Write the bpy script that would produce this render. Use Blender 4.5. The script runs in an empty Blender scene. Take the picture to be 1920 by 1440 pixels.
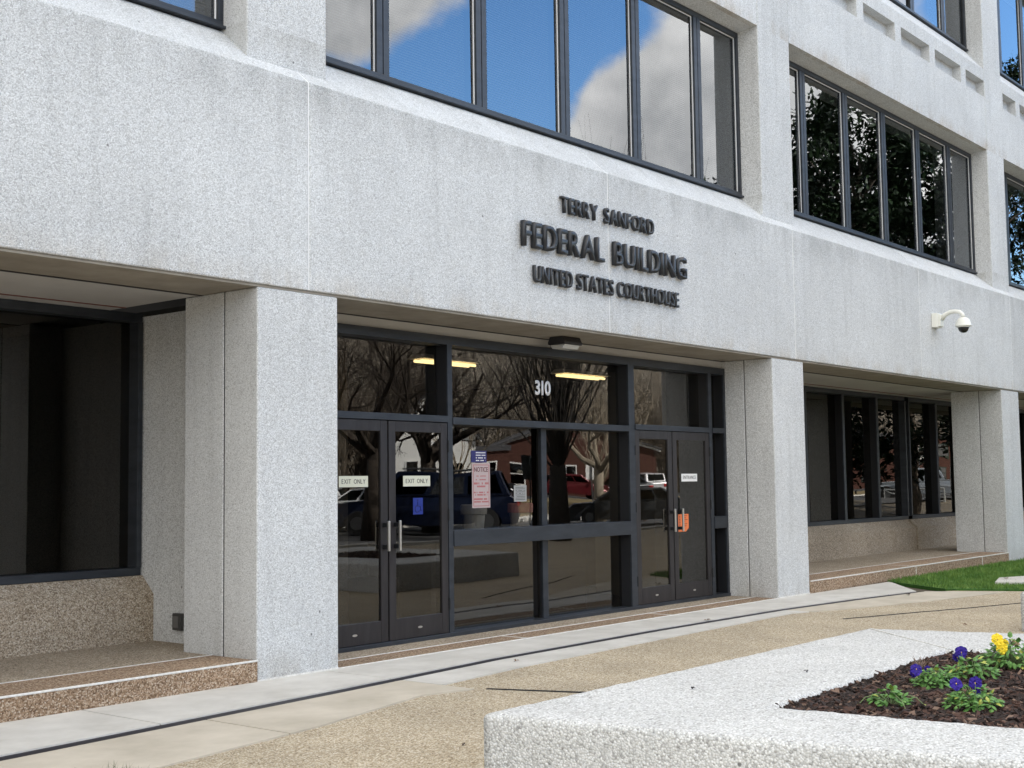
import bpy, bmesh, math, random
from mathutils import Vector, Matrix, noise
R_ = math.radians
random.seed(7)
sc = bpy.context.scene
COL = sc.collection

# ------------------------------------------------------------------ camera
YAW, PIT, ROL, F = 0.886931178, 0.0767585572, -0.0132114344, 2450.0
cam_d = bpy.data.cameras.new('camera'); cam = bpy.data.objects.new('camera', cam_d); COL.objects.link(cam)
fw = Vector((math.sin(YAW)*math.cos(PIT), math.cos(YAW)*math.cos(PIT), math.sin(PIT)))
r0 = Vector((math.cos(YAW), -math.sin(YAW), 0)); u0 = r0.cross(fw)
RR = r0*math.cos(ROL)+u0*math.sin(ROL); UU = -r0*math.sin(ROL)+u0*math.cos(ROL)
m = Matrix.Identity(4)
for i in range(3):
    m[i][0] = RR[i]; m[i][1] = UU[i]; m[i][2] = -fw[i]
m[0][3], m[1][3], m[2][3] = 0, -8.26046745, 1.55
cam.matrix_world = m
cam_d.sensor_width = 36; cam_d.lens = F/1920*36; cam_d.clip_end = 2000; cam_d.clip_start = .05
sc.camera = cam

# ------------------------------------------------------------------ sky, sun, exposure
SUN_EL, SUN_AZ = 42, 168       # azimuth measured from -y (street side) towards +x
sd = Vector((math.sin(R_(SUN_AZ))*math.cos(R_(SUN_EL)), -math.cos(R_(SUN_AZ))*math.cos(R_(SUN_EL)), math.sin(R_(SUN_EL))))
sun_d = bpy.data.lights.new('sun', 'SUN'); sun_d.energy = 5.0; sun_d.angle = R_(.5); sun_d.color = (1, .96, .9)
sun = bpy.data.objects.new('sun', sun_d); COL.objects.link(sun); sun.rotation_euler = sd.to_track_quat('Z', 'Y').to_euler()
W = bpy.data.worlds.new('World'); sc.world = W; W.use_nodes = True
nt = W.node_tree; N = nt.nodes; L = nt.links; N.clear()
def nd(N, t, **k):
    n = N.new(t)
    for a, b in k.items():
        if a[0] == '_': n.inputs[int(a[1:])].default_value = b
        else: setattr(n, a, b)
    return n
out = N.new('ShaderNodeOutputWorld'); bg = N.new('ShaderNodeBackground'); L.new(bg.outputs[0], out.inputs[0])
bg.inputs[1].default_value = .12
sky = N.new('ShaderNodeTexSky'); sky.sky_type = 'NISHITA'; sky.sun_disc = False
sky.sun_elevation = R_(SUN_EL); sky.sun_rotation = math.atan2(sd.x, sd.y); sky.air_density = 1.0; sky.dust_density = .3; sky.ozone_density = 2.5
tc = N.new('ShaderNodeTexCoord'); vn = nd(N, 'ShaderNodeVectorMath', operation='NORMALIZE'); L.new(tc.outputs['Generated'], vn.inputs[0])
def wmath(op, a, b=None, clamp=False):
    n = nd(N, 'ShaderNodeMath', operation=op, use_clamp=clamp)
    for i, v in enumerate((a, b)):
        if v is None: continue
        if isinstance(v, (int, float)): n.inputs[i].default_value = v
        else: L.new(v, n.inputs[i])
    return n.outputs[0]
ns = nd(N, 'ShaderNodeTexNoise'); ns.inputs['Scale'].default_value = 6; ns.inputs['Detail'].default_value = 9; ns.inputs['Roughness'].default_value = .62
L.new(vn.outputs[0], ns.inputs['Vector'])
dens = wmath('MULTIPLY', wmath('SUBTRACT', ns.outputs['Fac'], .50), 1.7)
def lobe(az, el, rad, amp, dens):
    d = (math.sin(R_(az))*math.cos(R_(el)), -math.cos(R_(az))*math.cos(R_(el)), math.sin(R_(el)))
    dp = nd(N, 'ShaderNodeVectorMath', operation='DOT_PRODUCT'); L.new(vn.outputs[0], dp.inputs[0]); dp.inputs[1].default_value = d
    mr = nd(N, 'ShaderNodeMapRange', interpolation_type='SMOOTHSTEP'); L.new(dp.outputs['Value'], mr.inputs[0])
    mr.inputs[1].default_value = math.cos(R_(rad)); mr.inputs[2].default_value = 1; mr.inputs[3].default_value = 0; mr.inputs[4].default_value = amp
    return wmath('ADD', dens, mr.outputs[0])
for a in [(43, 24, 7.5, .5), (46, 22.5, 5, .25), (57.5, 14.3, 5.2, .65), (60.5, 16, 5, .5), (49.5, 17.6, 5.5, -.5), (44, 15.5, 4, -.2), (53.5, 20.3, 4, -.5), (66, 22, 7, .25), (66, 13, 7.5, .7), (75, 21, 8, -.5), (0, 90, 66, .9), (180, 30, 50, .5), (-60, 30, 45, .4)]:
    dens = lobe(*a, dens)
cf = nd(N, 'ShaderNodeMapRange', interpolation_type='SMOOTHSTEP'); L.new(dens, cf.inputs[0]); cf.inputs[1].default_value = -.14; cf.inputs[2].default_value = .26
ns2 = nd(N, 'ShaderNodeTexNoise'); ns2.inputs['Scale'].default_value = 12; ns2.inputs['Detail'].default_value = 5; L.new(vn.outputs[0], ns2.inputs['Vector'])
cr = N.new('ShaderNodeValToRGB'); L.new(ns2.outputs['Fac'], cr.inputs[0])
cr.color_ramp.elements[0].position = .35; cr.color_ramp.elements[0].color = (2.6, 2.6, 2.6, 1)
cr.color_ramp.elements[1].position = .7; cr.color_ramp.elements[1].color = (6.6, 6.35, 6.0, 1)
gam = nd(N, 'ShaderNodeHueSaturation'); gam.inputs['Saturation'].default_value = 1.2; gam.inputs['Value'].default_value = 1.25; L.new(sky.outputs[0], gam.inputs['Color'])
mx = nd(N, 'ShaderNodeMix', data_type='RGBA'); L.new(cf.outputs[0], mx.inputs[0]); L.new(gam.outputs[0], mx.inputs[6]); L.new(cr.outputs[0], mx.inputs[7])
L.new(mx.outputs[2], bg.inputs[0])
sc.view_settings.view_transform = 'Standard'; sc.view_settings.look = 'None'; sc.view_settings.gamma = 1
sc.view_settings.exposure = 2.12
sc.render.engine = 'CYCLES'
sc.cycles.max_bounces = 8; sc.cycles.glossy_bounces = 5; sc.cycles.transparent_max_bounces = 12

# ------------------------------------------------------------------ helpers
def tag(o, label=None, cat=None, group=None, kind=None):
    if label: o['label'] = label
    if cat: o['category'] = cat
    if group: o['group'] = group
    if kind: o['kind'] = kind
    return o
def empty(name, loc=(0, 0, 0), rz=0):
    o = bpy.data.objects.new(name, None); COL.objects.link(o); o.location = loc; o.rotation_euler.z = rz; o.empty_display_size = .2
    return o
class MB:
    def __init__(s): s.v = []; s.f = []; s.mi = []
    def add(s, vs, fs, mi=0):
        b = len(s.v); s.v += [tuple(v) for v in vs]; s.f += [tuple(b+i for i in f) for f in fs]; s.mi += [mi]*len(fs); return s
    def box(s, x0, x1, y0, y1, z0, z1, mi=0):
        vs = [(x, y, z) for x in (x0, x1) for y in (y0, y1) for z in (z0, z1)]
        return s.add(vs, [(0, 1, 3, 2), (4, 6, 7, 5), (0, 4, 5, 1), (2, 3, 7, 6), (0, 2, 6, 4), (1, 5, 7, 3)], mi)
    def prism(s, pts, h0, h1, axis='x', mi=0):
        n = len(pts)
        def P(p, h): return (h, p[0], p[1]) if axis == 'x' else ((p[0], h, p[1]) if axis == 'y' else (p[0], p[1], h))
        vs = [P(p, h0) for p in pts]+[P(p, h1) for p in pts]
        return s.add(vs, [tuple(range(n)), tuple(range(2*n-1, n-1, -1))]+[(i, i+n, (i+1) % n+n, (i+1) % n) for i in range(n)], mi)
    def tube(s, pts, rad, n=8, cap=True, mi=0):
        pts = [Vector(p) for p in pts]; rs = rad if isinstance(rad, (list, tuple)) else [rad]*len(pts)
        b = len(s.v); t = None; up = None
        for i, p in enumerate(pts):
            t = (pts[min(i+1, len(pts)-1)]-pts[max(i-1, 0)])
            t = t.normalized() if t.length > 1e-9 else Vector((0, 0, 1))
            if up is None: up = t.orthogonal().normalized()
            up = (up-t*up.dot(t)); up = up.normalized() if up.length > 1e-6 else t.orthogonal().normalized()
            q = t.cross(up)
            for k in range(n):
                a = 2*math.pi*k/n; s.v.append(tuple(p+(up*math.cos(a)+q*math.sin(a))*rs[i]))
        m_ = len(pts)
        for i in range(m_-1):
            for k in range(n):
                s.f.append((b+i*n+k, b+i*n+(k+1) % n, b+(i+1)*n+(k+1) % n, b+(i+1)*n+k)); s.mi.append(mi)
        if cap:
            s.f.append(tuple(b+k for k in range(n-1, -1, -1))); s.mi.append(mi)
            s.f.append(tuple(b+(m_-1)*n+k for k in range(n))); s.mi.append(mi)
        return s
    def lathe(s, prof, c=(0, 0, 0), n=24, mi=0):
        b = len(s.v)
        for r, z in prof:
            for k in range(n):
                a = 2*math.pi*k/n; s.v.append((c[0]+r*math.cos(a), c[1]+r*math.sin(a), c[2]+z))
        for i in range(len(prof)-1):
            for k in range(n):
                s.f.append((b+i*n+k, b+i*n+(k+1) % n, b+(i+1)*n+(k+1) % n, b+(i+1)*n+k)); s.mi.append(mi)
        s.f.append(tuple(b+k for k in range(n-1, -1, -1))); s.f.append(tuple(b+(len(prof)-1)*n+k for k in range(n))); s.mi += [mi, mi]
        return s
    def build(s, name, mats, parent=None, bevel=0, smooth=False, seg=2):
        me = bpy.data.meshes.new(name); me.from_pydata(s.v, [], s.f)
        mats = mats if isinstance(mats, (list, tuple)) else [mats]
        for q in mats: me.materials.append(q)
        if len(mats) > 1: me.polygons.foreach_set('material_index', s.mi)
        bm = bmesh.new(); bm.from_mesh(me); bmesh.ops.recalc_face_normals(bm, faces=bm.faces); bm.to_mesh(me); bm.free()
        if smooth: me.polygons.foreach_set('use_smooth', [True]*len(me.polygons))
        o = bpy.data.objects.new(name, me); COL.objects.link(o)
        if parent: o.parent = parent
        if bevel:
            b = o.modifiers.new('bevel', 'BEVEL'); b.width = bevel; b.segments = seg; b.limit_method = 'ANGLE'; b.angle_limit = R_(40)
        return o
def copy_tree(o, parent=None):
    c = o.copy(); COL.objects.link(c); c.parent = parent
    for ch in list(o.children): copy_tree(ch, c)
    return c

# ------------------------------------------------------------------ materials
def mat(name, color=(.5, .5, .5), rough=.6, metal=0, spec=.5):
    M = bpy.data.materials.new(name); M.use_nodes = True
    b = M.node_tree.nodes['Principled BSDF']; b.inputs['Base Color'].default_value = (*color, 1); b.inputs['Roughness'].default_value = rough
    b.inputs['Metallic'].default_value = metal; b.inputs['Specular IOR Level'].default_value = spec
    return M
def aggregate(name, ramp, scale, bump=.6, dist=.004, stain=.12, streak=0, rough=.85, grime=()):
    """exposed aggregate: one voronoi cell per pebble, random colour from ramp, bump and broad stains"""
    M = mat(name, rough=rough, spec=.25); t = M.node_tree; n = t.nodes; l = t.links; b = n['Principled BSDF']
    g = n.new('ShaderNodeNewGeometry'); pos = g.outputs['Position']
    wb = nd(n, 'ShaderNodeTexNoise'); wb.inputs['Scale'].default_value = scale*.9; wb.inputs['Detail'].default_value = 1; l.new(pos, wb.inputs['Vector'])
    ma = nd(n, 'ShaderNodeVectorMath', operation='MULTIPLY_ADD'); l.new(wb.outputs['Color'], ma.inputs[0]); ma.inputs[1].default_value = (.6/scale,)*3; l.new(pos, ma.inputs[2])
    v = nd(n, 'ShaderNodeTexVoronoi'); v.inputs['Scale'].default_value = scale; l.new(ma.outputs[0], v.inputs['Vector'])
    sp = n.new('ShaderNodeSeparateColor'); l.new(v.outputs['Color'], sp.inputs[0])
    cr = n.new('ShaderNodeValToRGB'); l.new(sp.outputs[0], cr.inputs[0]); e = cr.color_ramp.elements
    e[0].position = ramp[0][0]; e[0].color = (*ramp[0][1], 1); e[1].position = ramp[-1][0]; e[1].color = (*ramp[-1][1], 1)
    for p, c in ramp[1:-1]:
        q = e.new(p); q.color = (*c, 1)
    # matrix between the pebbles
    mr = nd(n, 'ShaderNodeMapRange'); l.new(v.outputs['Distance'], mr.inputs[0]); mr.inputs[1].default_value = .35; mr.inputs[2].default_value = .85; mr.inputs[3].default_value = 1; mr.inputs[4].default_value = .68
    st = nd(n, 'ShaderNodeTexNoise'); st.inputs['Scale'].default_value = 1.3; st.inputs['Detail'].default_value = 6; l.new(pos, st.inputs['Vector'])
    m2 = nd(n, 'ShaderNodeMapRange'); l.new(st.outputs['Fac'], m2.inputs[0]); m2.inputs[1].default_value = .3; m2.inputs[2].default_value = .7; m2.inputs[3].default_value = 1-stain; m2.inputs[4].default_value = 1+stain*.5
    mu = nd(n, 'ShaderNodeMath', operation='MULTIPLY'); l.new(mr.outputs[0], mu.inputs[0]); l.new(m2.outputs[0], mu.inputs[1]); fac = mu.outputs[0]
    pv = nd(n, 'ShaderNodeTexVoronoi'); pv.inputs['Scale'].default_value = 2.6; l.new(pos, pv.inputs['Vector'])
    pm = nd(n, 'ShaderNodeMapRange'); l.new(pv.outputs['Distance'], pm.inputs[0]); pm.inputs[1].default_value = .022; pm.inputs[2].default_value = .034; pm.inputs[3].default_value = .35; pm.inputs[4].default_value = 1
    bw = nd(n, 'ShaderNodeTexNoise'); bw.inputs['Scale'].default_value = .45; bw.inputs['Detail'].default_value = 4; l.new(pos, bw.inputs['Vector'])
    bm_ = nd(n, 'ShaderNodeMapRange'); l.new(bw.outputs['Fac'], bm_.inputs[0]); bm_.inputs[1].default_value = .35; bm_.inputs[2].default_value = .65; bm_.inputs[3].default_value = .95; bm_.inputs[4].default_value = 1.04
    for src_ in (pm.outputs[0], bm_.outputs[0]):
        q1 = nd(n, 'ShaderNodeMath', operation='MULTIPLY'); l.new(fac, q1.inputs[0]); l.new(src_, q1.inputs[1]); fac = q1.outputs[0]
    if streak:
        mp = n.new('ShaderNodeMapping'); mp.inputs['Scale'].default_value = (7, 7, .55); l.new(pos, mp.inputs['Vector'])
        s2 = nd(n, 'ShaderNodeTexNoise'); s2.inputs['Scale'].default_value = 1; s2.inputs['Detail'].default_value = 5; s2.inputs['Roughness'].default_value = .6; l.new(mp.outputs[0], s2.inputs['Vector'])
        m3 = nd(n, 'ShaderNodeMapRange'); l.new(s2.outputs['Fac'], m3.inputs[0]); m3.inputs[1].default_value = .5; m3.inputs[2].default_value = .72; m3.inputs[3].default_value = 1; m3.inputs[4].default_value = 1-streak
        m4 = nd(n, 'ShaderNodeMath', operation='MULTIPLY'); l.new(fac, m4.inputs[0]); l.new(m3.outputs[0], m4.inputs[1]); fac = m4.outputs[0]
    oi = n.new('ShaderNodeObjectInfo'); m5 = nd(n, 'ShaderNodeMapRange'); l.new(oi.outputs['Random'], m5.inputs[0]); m5.inputs[3].default_value = .955; m5.inputs[4].default_value = 1.03
    m6 = nd(n, 'ShaderNodeMath', operation='MULTIPLY'); l.new(fac, m6.inputs[0]); l.new(m5.outputs[0], m6.inputs[1]); fac = m6.outputs[0]
    vm = nd(n, 'ShaderNodeVectorMath', operation='SCALE'); l.new(cr.outputs[0], vm.inputs[0]); l.new(fac, vm.inputs['Scale']); last = vm.outputs[0]
    if grime:
        sx = n.new('ShaderNodeSeparateXYZ'); l.new(pos, sx.inputs[0])
        gn = nd(n, 'ShaderNodeTexNoise'); gn.inputs['Scale'].default_value = 2.6; gn.inputs['Detail'].default_value = 7; gn.inputs['Roughness'].default_value = .7
        gm_ = n.new('ShaderNodeMapping'); gm_.inputs['Scale'].default_value = (1, 1, .35); l.new(pos, gm_.inputs['Vector']); l.new(gm_.outputs[0], gn.inputs['Vector'])
        gr_ = nd(n, 'ShaderNodeMapRange'); l.new(gn.outputs['Fac'], gr_.inputs[0]); gr_.inputs[1].default_value = .42; gr_.inputs[2].default_value = .66
        for z0, z1, amt, colr in grime:      # dirt strongest at z0, gone at z1
            zr = nd(n, 'ShaderNodeMapRange', interpolation_type='SMOOTHSTEP'); l.new(sx.outputs[2], zr.inputs[0])
            lo_, hi_ = min(z0, z1), max(z0, z1); zr.inputs[1].default_value = lo_; zr.inputs[2].default_value = hi_
            zr.inputs[3].default_value = amt if z0 < z1 else 0; zr.inputs[4].default_value = 0 if z0 < z1 else amt
            gate = nd(n, 'ShaderNodeMath', operation='GREATER_THAN' if z0 < z1 else 'LESS_THAN'); l.new(sx.outputs[2], gate.inputs[0]); gate.inputs[1].default_value = z0-.012 if z0 < z1 else z0+.012
            p1_ = nd(n, 'ShaderNodeMath', operation='MULTIPLY'); l.new(zr.outputs[0], p1_.inputs[0]); l.new(gate.outputs[0], p1_.inputs[1])
            p2_ = nd(n, 'ShaderNodeMath', operation='MULTIPLY'); l.new(p1_.outputs[0], p2_.inputs[0]); l.new(gr_.outputs[0], p2_.inputs[1])
            mm_ = nd(n, 'ShaderNodeMix', data_type='RGBA', blend_type='MULTIPLY'); l.new(p2_.outputs[0], mm_.inputs[0]); l.new(last, mm_.inputs[6]); mm_.inputs[7].default_value = (*colr, 1); last = mm_.outputs[2]
    l.new(last, b.inputs['Base Color'])
    bp_ = nd(n, 'ShaderNodeBump', invert=True); bp_.inputs['Strength'].default_value = bump; bp_.inputs['Distance'].default_value = dist; l.new(v.outputs['Distance'], bp_.inputs['Height'])
    # broader unevenness of the cast surface
    b2 = nd(n, 'ShaderNodeBump'); b2.inputs['Strength'].default_value = .35; b2.inputs['Distance'].default_value = dist*2
    nb = nd(n, 'ShaderNodeTexNoise'); nb.inputs['Scale'].default_value = scale*.35; nb.inputs['Detail'].default_value = 3; l.new(pos, nb.inputs['Vector'])
    l.new(nb.outputs['Fac'], b2.inputs['Height']); l.new(bp_.outputs[0], b2.inputs['Normal']); l.new(b2.outputs[0], b.inputs['Normal'])
    return M
def mottled(name, c1, c2, scale=3, rough=.8, bump=.15, bscale=60, detail=8, stretch=None, spec=.3, metal=0):
    M = mat(name, rough=rough, spec=spec, metal=metal); t = M.node_tree; n = t.nodes; l = t.links; b = n['Principled BSDF']
    g = n.new('ShaderNodeNewGeometry'); src = g.outputs['Position']
    if stretch:
        mp = n.new('ShaderNodeMapping'); mp.inputs['Scale'].default_value = stretch; l.new(src, mp.inputs['Vector']); src = mp.outputs[0]
    a = nd(n, 'ShaderNodeTexNoise'); a.inputs['Scale'].default_value = scale; a.inputs['Detail'].default_value = detail; a.inputs['Roughness'].default_value = .62; l.new(src, a.inputs['Vector'])
    cr = n.new('ShaderNodeValToRGB'); l.new(a.outputs['Fac'], cr.inputs[0]); e = cr.color_ramp.elements
    e[0].position = .33; e[0].color = (*c1, 1); e[1].position = .67; e[1].color = (*c2, 1); l.new(cr.outputs[0], b.inputs['Base Color'])
    if bump:
        q = nd(n, 'ShaderNodeTexNoise'); q.inputs['Scale'].default_value = bscale; q.inputs['Detail'].default_value = 4; l.new(g.outputs['Position'], q.inputs['Vector'])
        bb = nd(n, 'ShaderNodeBump'); bb.inputs['Strength'].default_value = bump; bb.inputs['Distance'].default_value = .01; l.new(q.outputs['Fac'], bb.inputs['Height']); l.new(bb.outputs[0], b.inputs['Normal'])
    return M
def glass(name, refl, tint, gcol=(1, 1, 1), wave=.012, wscale=.9):
    """coated window glass: mirror coat growing with grazing angle over tinted see-through"""
    M = bpy.data.materials.new(name); M.use_nodes = True; t = M.node_tree; n = t.nodes; l = t.links; n.clear()
    o = n.new('ShaderNodeOutputMaterial'); mxs = n.new('ShaderNodeMixShader'); tr = n.new('ShaderNodeBsdfTransparent'); gl = n.new('ShaderNodeBsdfGlossy')
    tr.inputs[0].default_value = (*tint, 1); gl.inputs['Roughness'].default_value = 0; gl.inputs['Color'].default_value = (*gcol, 1)
    lw = n.new('ShaderNodeFresnel'); lw.inputs[0].default_value = 1.5
    mr = nd(n, 'ShaderNodeMapRange'); l.new(lw.outputs[0], mr.inputs[0]); mr.inputs[1].default_value = .04; mr.inputs[2].default_value = .6; mr.inputs[3].default_value = refl; mr.inputs[4].default_value = min(1, refl+.40)
    ge = n.new('ShaderNodeNewGeometry'); fb = nd(n, 'ShaderNodeMath', operation='SUBTRACT'); fb.inputs[0].default_value = 1; l.new(ge.outputs['Backfacing'], fb.inputs[1])
    fm = nd(n, 'ShaderNodeMath', operation='MULTIPLY'); l.new(mr.outputs[0], fm.inputs[0]); l.new(fb.outputs[0], fm.inputs[1])
    l.new(fm.outputs[0], mxs.inputs[0]); l.new(tr.outputs[0], mxs.inputs[1]); l.new(gl.outputs[0], mxs.inputs[2]); l.new(mxs.outputs[0], o.inputs[0])
    g = n.new('ShaderNodeNewGeometry'); q = nd(n, 'ShaderNodeTexNoise'); q.inputs['Scale'].default_value = wscale; q.inputs['Detail'].default_value = 1; l.new(g.outputs['Position'], q.inputs['Vector'])
    bb = nd(n, 'ShaderNodeBump'); bb.inputs['Strength'].default_value = 1; bb.inputs['Distance'].default_value = wave; l.new(q.outputs['Fac'], bb.inputs['Height']); l.new(bb.outputs[0], gl.inputs['Normal'])
    return M
def emis(name, color, s):
    M = mat(name, color); b = M.node_tree.nodes['Principled BSDF']; b.inputs['Emission Color'].default_value = (*color, 1); b.inputs['Emission Strength'].default_value = s
    return M

PRE = aggregate('white_precast', [(0, (.45, .462, .465)), (.2, (.59, .605, .61)), (.6, (.665, .685, .693)), (1, (.785, .805, .815))], 115, bump=.6, dist=.004, stain=.06, streak=.11, grime=((7.79, 8.05, .75, (.66, .54, .42)), (5.0, 4.55, .55, (.55, .55, .54)), (3.21, 3.45, .55, (.72, .62, .50)), (0, .35, .6, (.62, .56, .48)), (5.43, 5.15, .6, (.62, .60, .56))))
PEB = aggregate('white_pebble_concrete', [(0, (.38, .38, .37)), (.2, (.59, .59, .58)), (.6, (.67, .675, .665)), (1, (.80, .805, .80))], 88, bump=.9, dist=.006, stain=.07)
TAN = aggregate('brown_aggregate', [(0, (.14, .085, .05)), (.35, (.30, .20, .125)), (.7, (.43, .31, .21)), (1, (.60, .50, .39))], 100, bump=.9, dist=.005, stain=.15)
TANL = aggregate('pale_aggregate', [(0, (.19, .145, .10)), (.35, (.37, .30, .22)), (.7, (.49, .415, .32)), (1, (.64, .57, .47))], 100, bump=.9, dist=.005, stain=.15)
PAV = aggregate('tan_paving_aggregate', [(0, (.22, .165, .10)), (.3, (.43, .355, .245)), (.7, (.56, .48, .355)), (1, (.72, .66, .55))], 100, bump=.7, dist=.004, stain=.14)
CON = mottled('smooth_concrete', (.47, .455, .42), (.60, .585, .55), 2.2, bump=.12, bscale=150)
CON2 = mottled('tan_concrete', (.42, .38, .31), (.55, .50, .42), 1.8, bump=.12, bscale=150)
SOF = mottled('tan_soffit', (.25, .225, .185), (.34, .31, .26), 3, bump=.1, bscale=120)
CEI = mottled('grey_ceiling_board', (.46, .45, .43), (.54, .53, .51), 1.2, bump=.03)
CAULK = mat('white_caulk', (.78, .79, .79), .7)
MORT = mottled('white_mortar', (.55, .54, .51), (.78, .77, .74), 30, bump=.2, bscale=200)
DARKJ = mat('dark_joint', (.02, .02, .022), .9)
REDC = mat('red_sealant', (.17, .06, .045), .7)
BRZ = mottled('slate_aluminium', (.024, .029, .037), (.042, .049, .060), 2.5, rough=.42, bump=0, stretch=(1, 1, 4), spec=.5, metal=.3)
BRZD = mottled('dark_bronze_door', (.020, .018, .020), (.034, .031, .033), 2.5, rough=.38, bump=0, stretch=(6, 6, .8), spec=.5, metal=.2)
BLK = mat('black_gasket', (.008, .009, .011), .5)
LET = mottled('black_letter_metal', (.010, .011, .014), (.028, .031, .036), 12, rough=.45, bump=0, spec=.5)
STEEL = mat('brushed_steel', (.62, .61, .58), .3, .9)
GUP = glass('reflective_upper_glass', .19, (.60, .62, .63), (.86, .90, .95), .004, .55)
GLW = glass('dark_window_glass', .07, (.36, .35, .34), (.92, .90, .86), .004, .7)
GLO = glass('bronze_lower_glass', .095, (.66, .64, .61), (.95, .945, .93), .004, .7)
WHITEP = mat('white_paint', (.80, .80, .78), .45)
BLIND = mat('grey_blind', (.30, .30, .29), .6)
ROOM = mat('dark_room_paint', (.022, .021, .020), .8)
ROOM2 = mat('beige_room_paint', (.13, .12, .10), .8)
SLOT = mat('drain_slot_black', (.018, .016, .022), .6)
SOIL = mottled('mulch_soil', (.012, .008, .006), (.04, .026, .018), 25, bump=.8, bscale=60, rough=.95)

# ------------------------------------------------------------------ building
bld = empty('courthouse_building')
tag(bld, 'white precast concrete courthouse with deep ribbon windows, square pillars and a recessed dark glass entrance', 'building')
BAY = 8.88
Y1, YC, YW = 0.0, .143, .472
PIL = [(6.887-BAY, 7.774-BAY), (6.887, 7.774), (15.65, 16.555), (24.57, 25.52), (33.45, 34.36), (42.3, 43.2), (51.2, 52.1)]
COLS = [(6.87-BAY, 7.76-BAY), (6.87, 7.76), (15.735, 16.655), (24.70, 25.62), (33.5, 34.4), (42.4, 43.3), (51.3, 52.2)]
XL, XR = -6.5, 60.0
joints = [7.43+4.445*k for k in range(-3, 12)]
xs = [XL]+joints+[XR]
for i in range(len(xs)-1):
    a, b = xs[i]+.0062, xs[i+1]-.0062
    MB().prism([(0, 3.212), (0, 5.013), (YW, 5.425), (1.0, 5.425), (1.0, 3.212)], a, b).build('spandrel_panel', PRE, bld, bevel=.012)
for j in joints:
    MB().prism([(.003, 3.215), (.003, 5.012), (YW, 5.42), (.9, 5.42), (.9, 3.215)], j-.006, j+.006).build('caulk_joint', CAULK, bld)
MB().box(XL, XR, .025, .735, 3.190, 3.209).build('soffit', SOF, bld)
MB().box(XL, XR, .7355, .7845, 3.1865, 3.209).build('reveal_joint', DARKJ, bld)
for i, (a, b) in enumerate(zip([XL]+[p[1] for p in PIL], [p[0] for p in PIL]+[XR])):
    if i != 2:
        m_ = MB(); b2 = b-.002 if i < 2 else b+.88
        m_.box(a+.002, b2, .785, 1.83, 3.190, 3.208)
        m_.build('recess_ceiling', CEI, bld)
        MB().box(a+.002, b2, 1.832, 1.862, 3.184, 3.2).build('red_sealant_joint', REDC, bld)
        MB().box(a+.002, b2, 1.864, 2.6, 3.190, 3.208).build('recess_ceiling', CEI, bld)
# lower pillars (two cast pieces with a dark joint down the side)
for i, (a, b) in enumerate(PIL):
    o = MB().box(a, b, .018, .44, .0, 3.189).build('pillar', PRE, bld, bevel=.012)
    MB().box(a+.006, b-.006, .4385, .4515, 0, 3.188).build('pillar_joint', DARKJ if i < 2 else mat('grey_joint', (.12, .12, .12), .8), bld)
    MB().box(a, b, .45, .975, 0, 3.189).build('pillar', PRE, bld, bevel=.012)
    if i == 1: MB().box(a+.36, b, .977, 2.30, 0, 3.16).build('return_wall', PRE, bld)
# efflorescence at pillar feet
for a, b in PIL[:3]:
    MB().box(a+.004, b-.004, .012, .0178, .0, .022).build('pillar_foot_stain', MORT, bld)
# upper columns
for i, (a, b) in enumerate(COLS):
    MB().box(a, b, .138, 1.2, 5.02, 14).build('upper_column', PRE, bld, bevel=.012)
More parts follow.
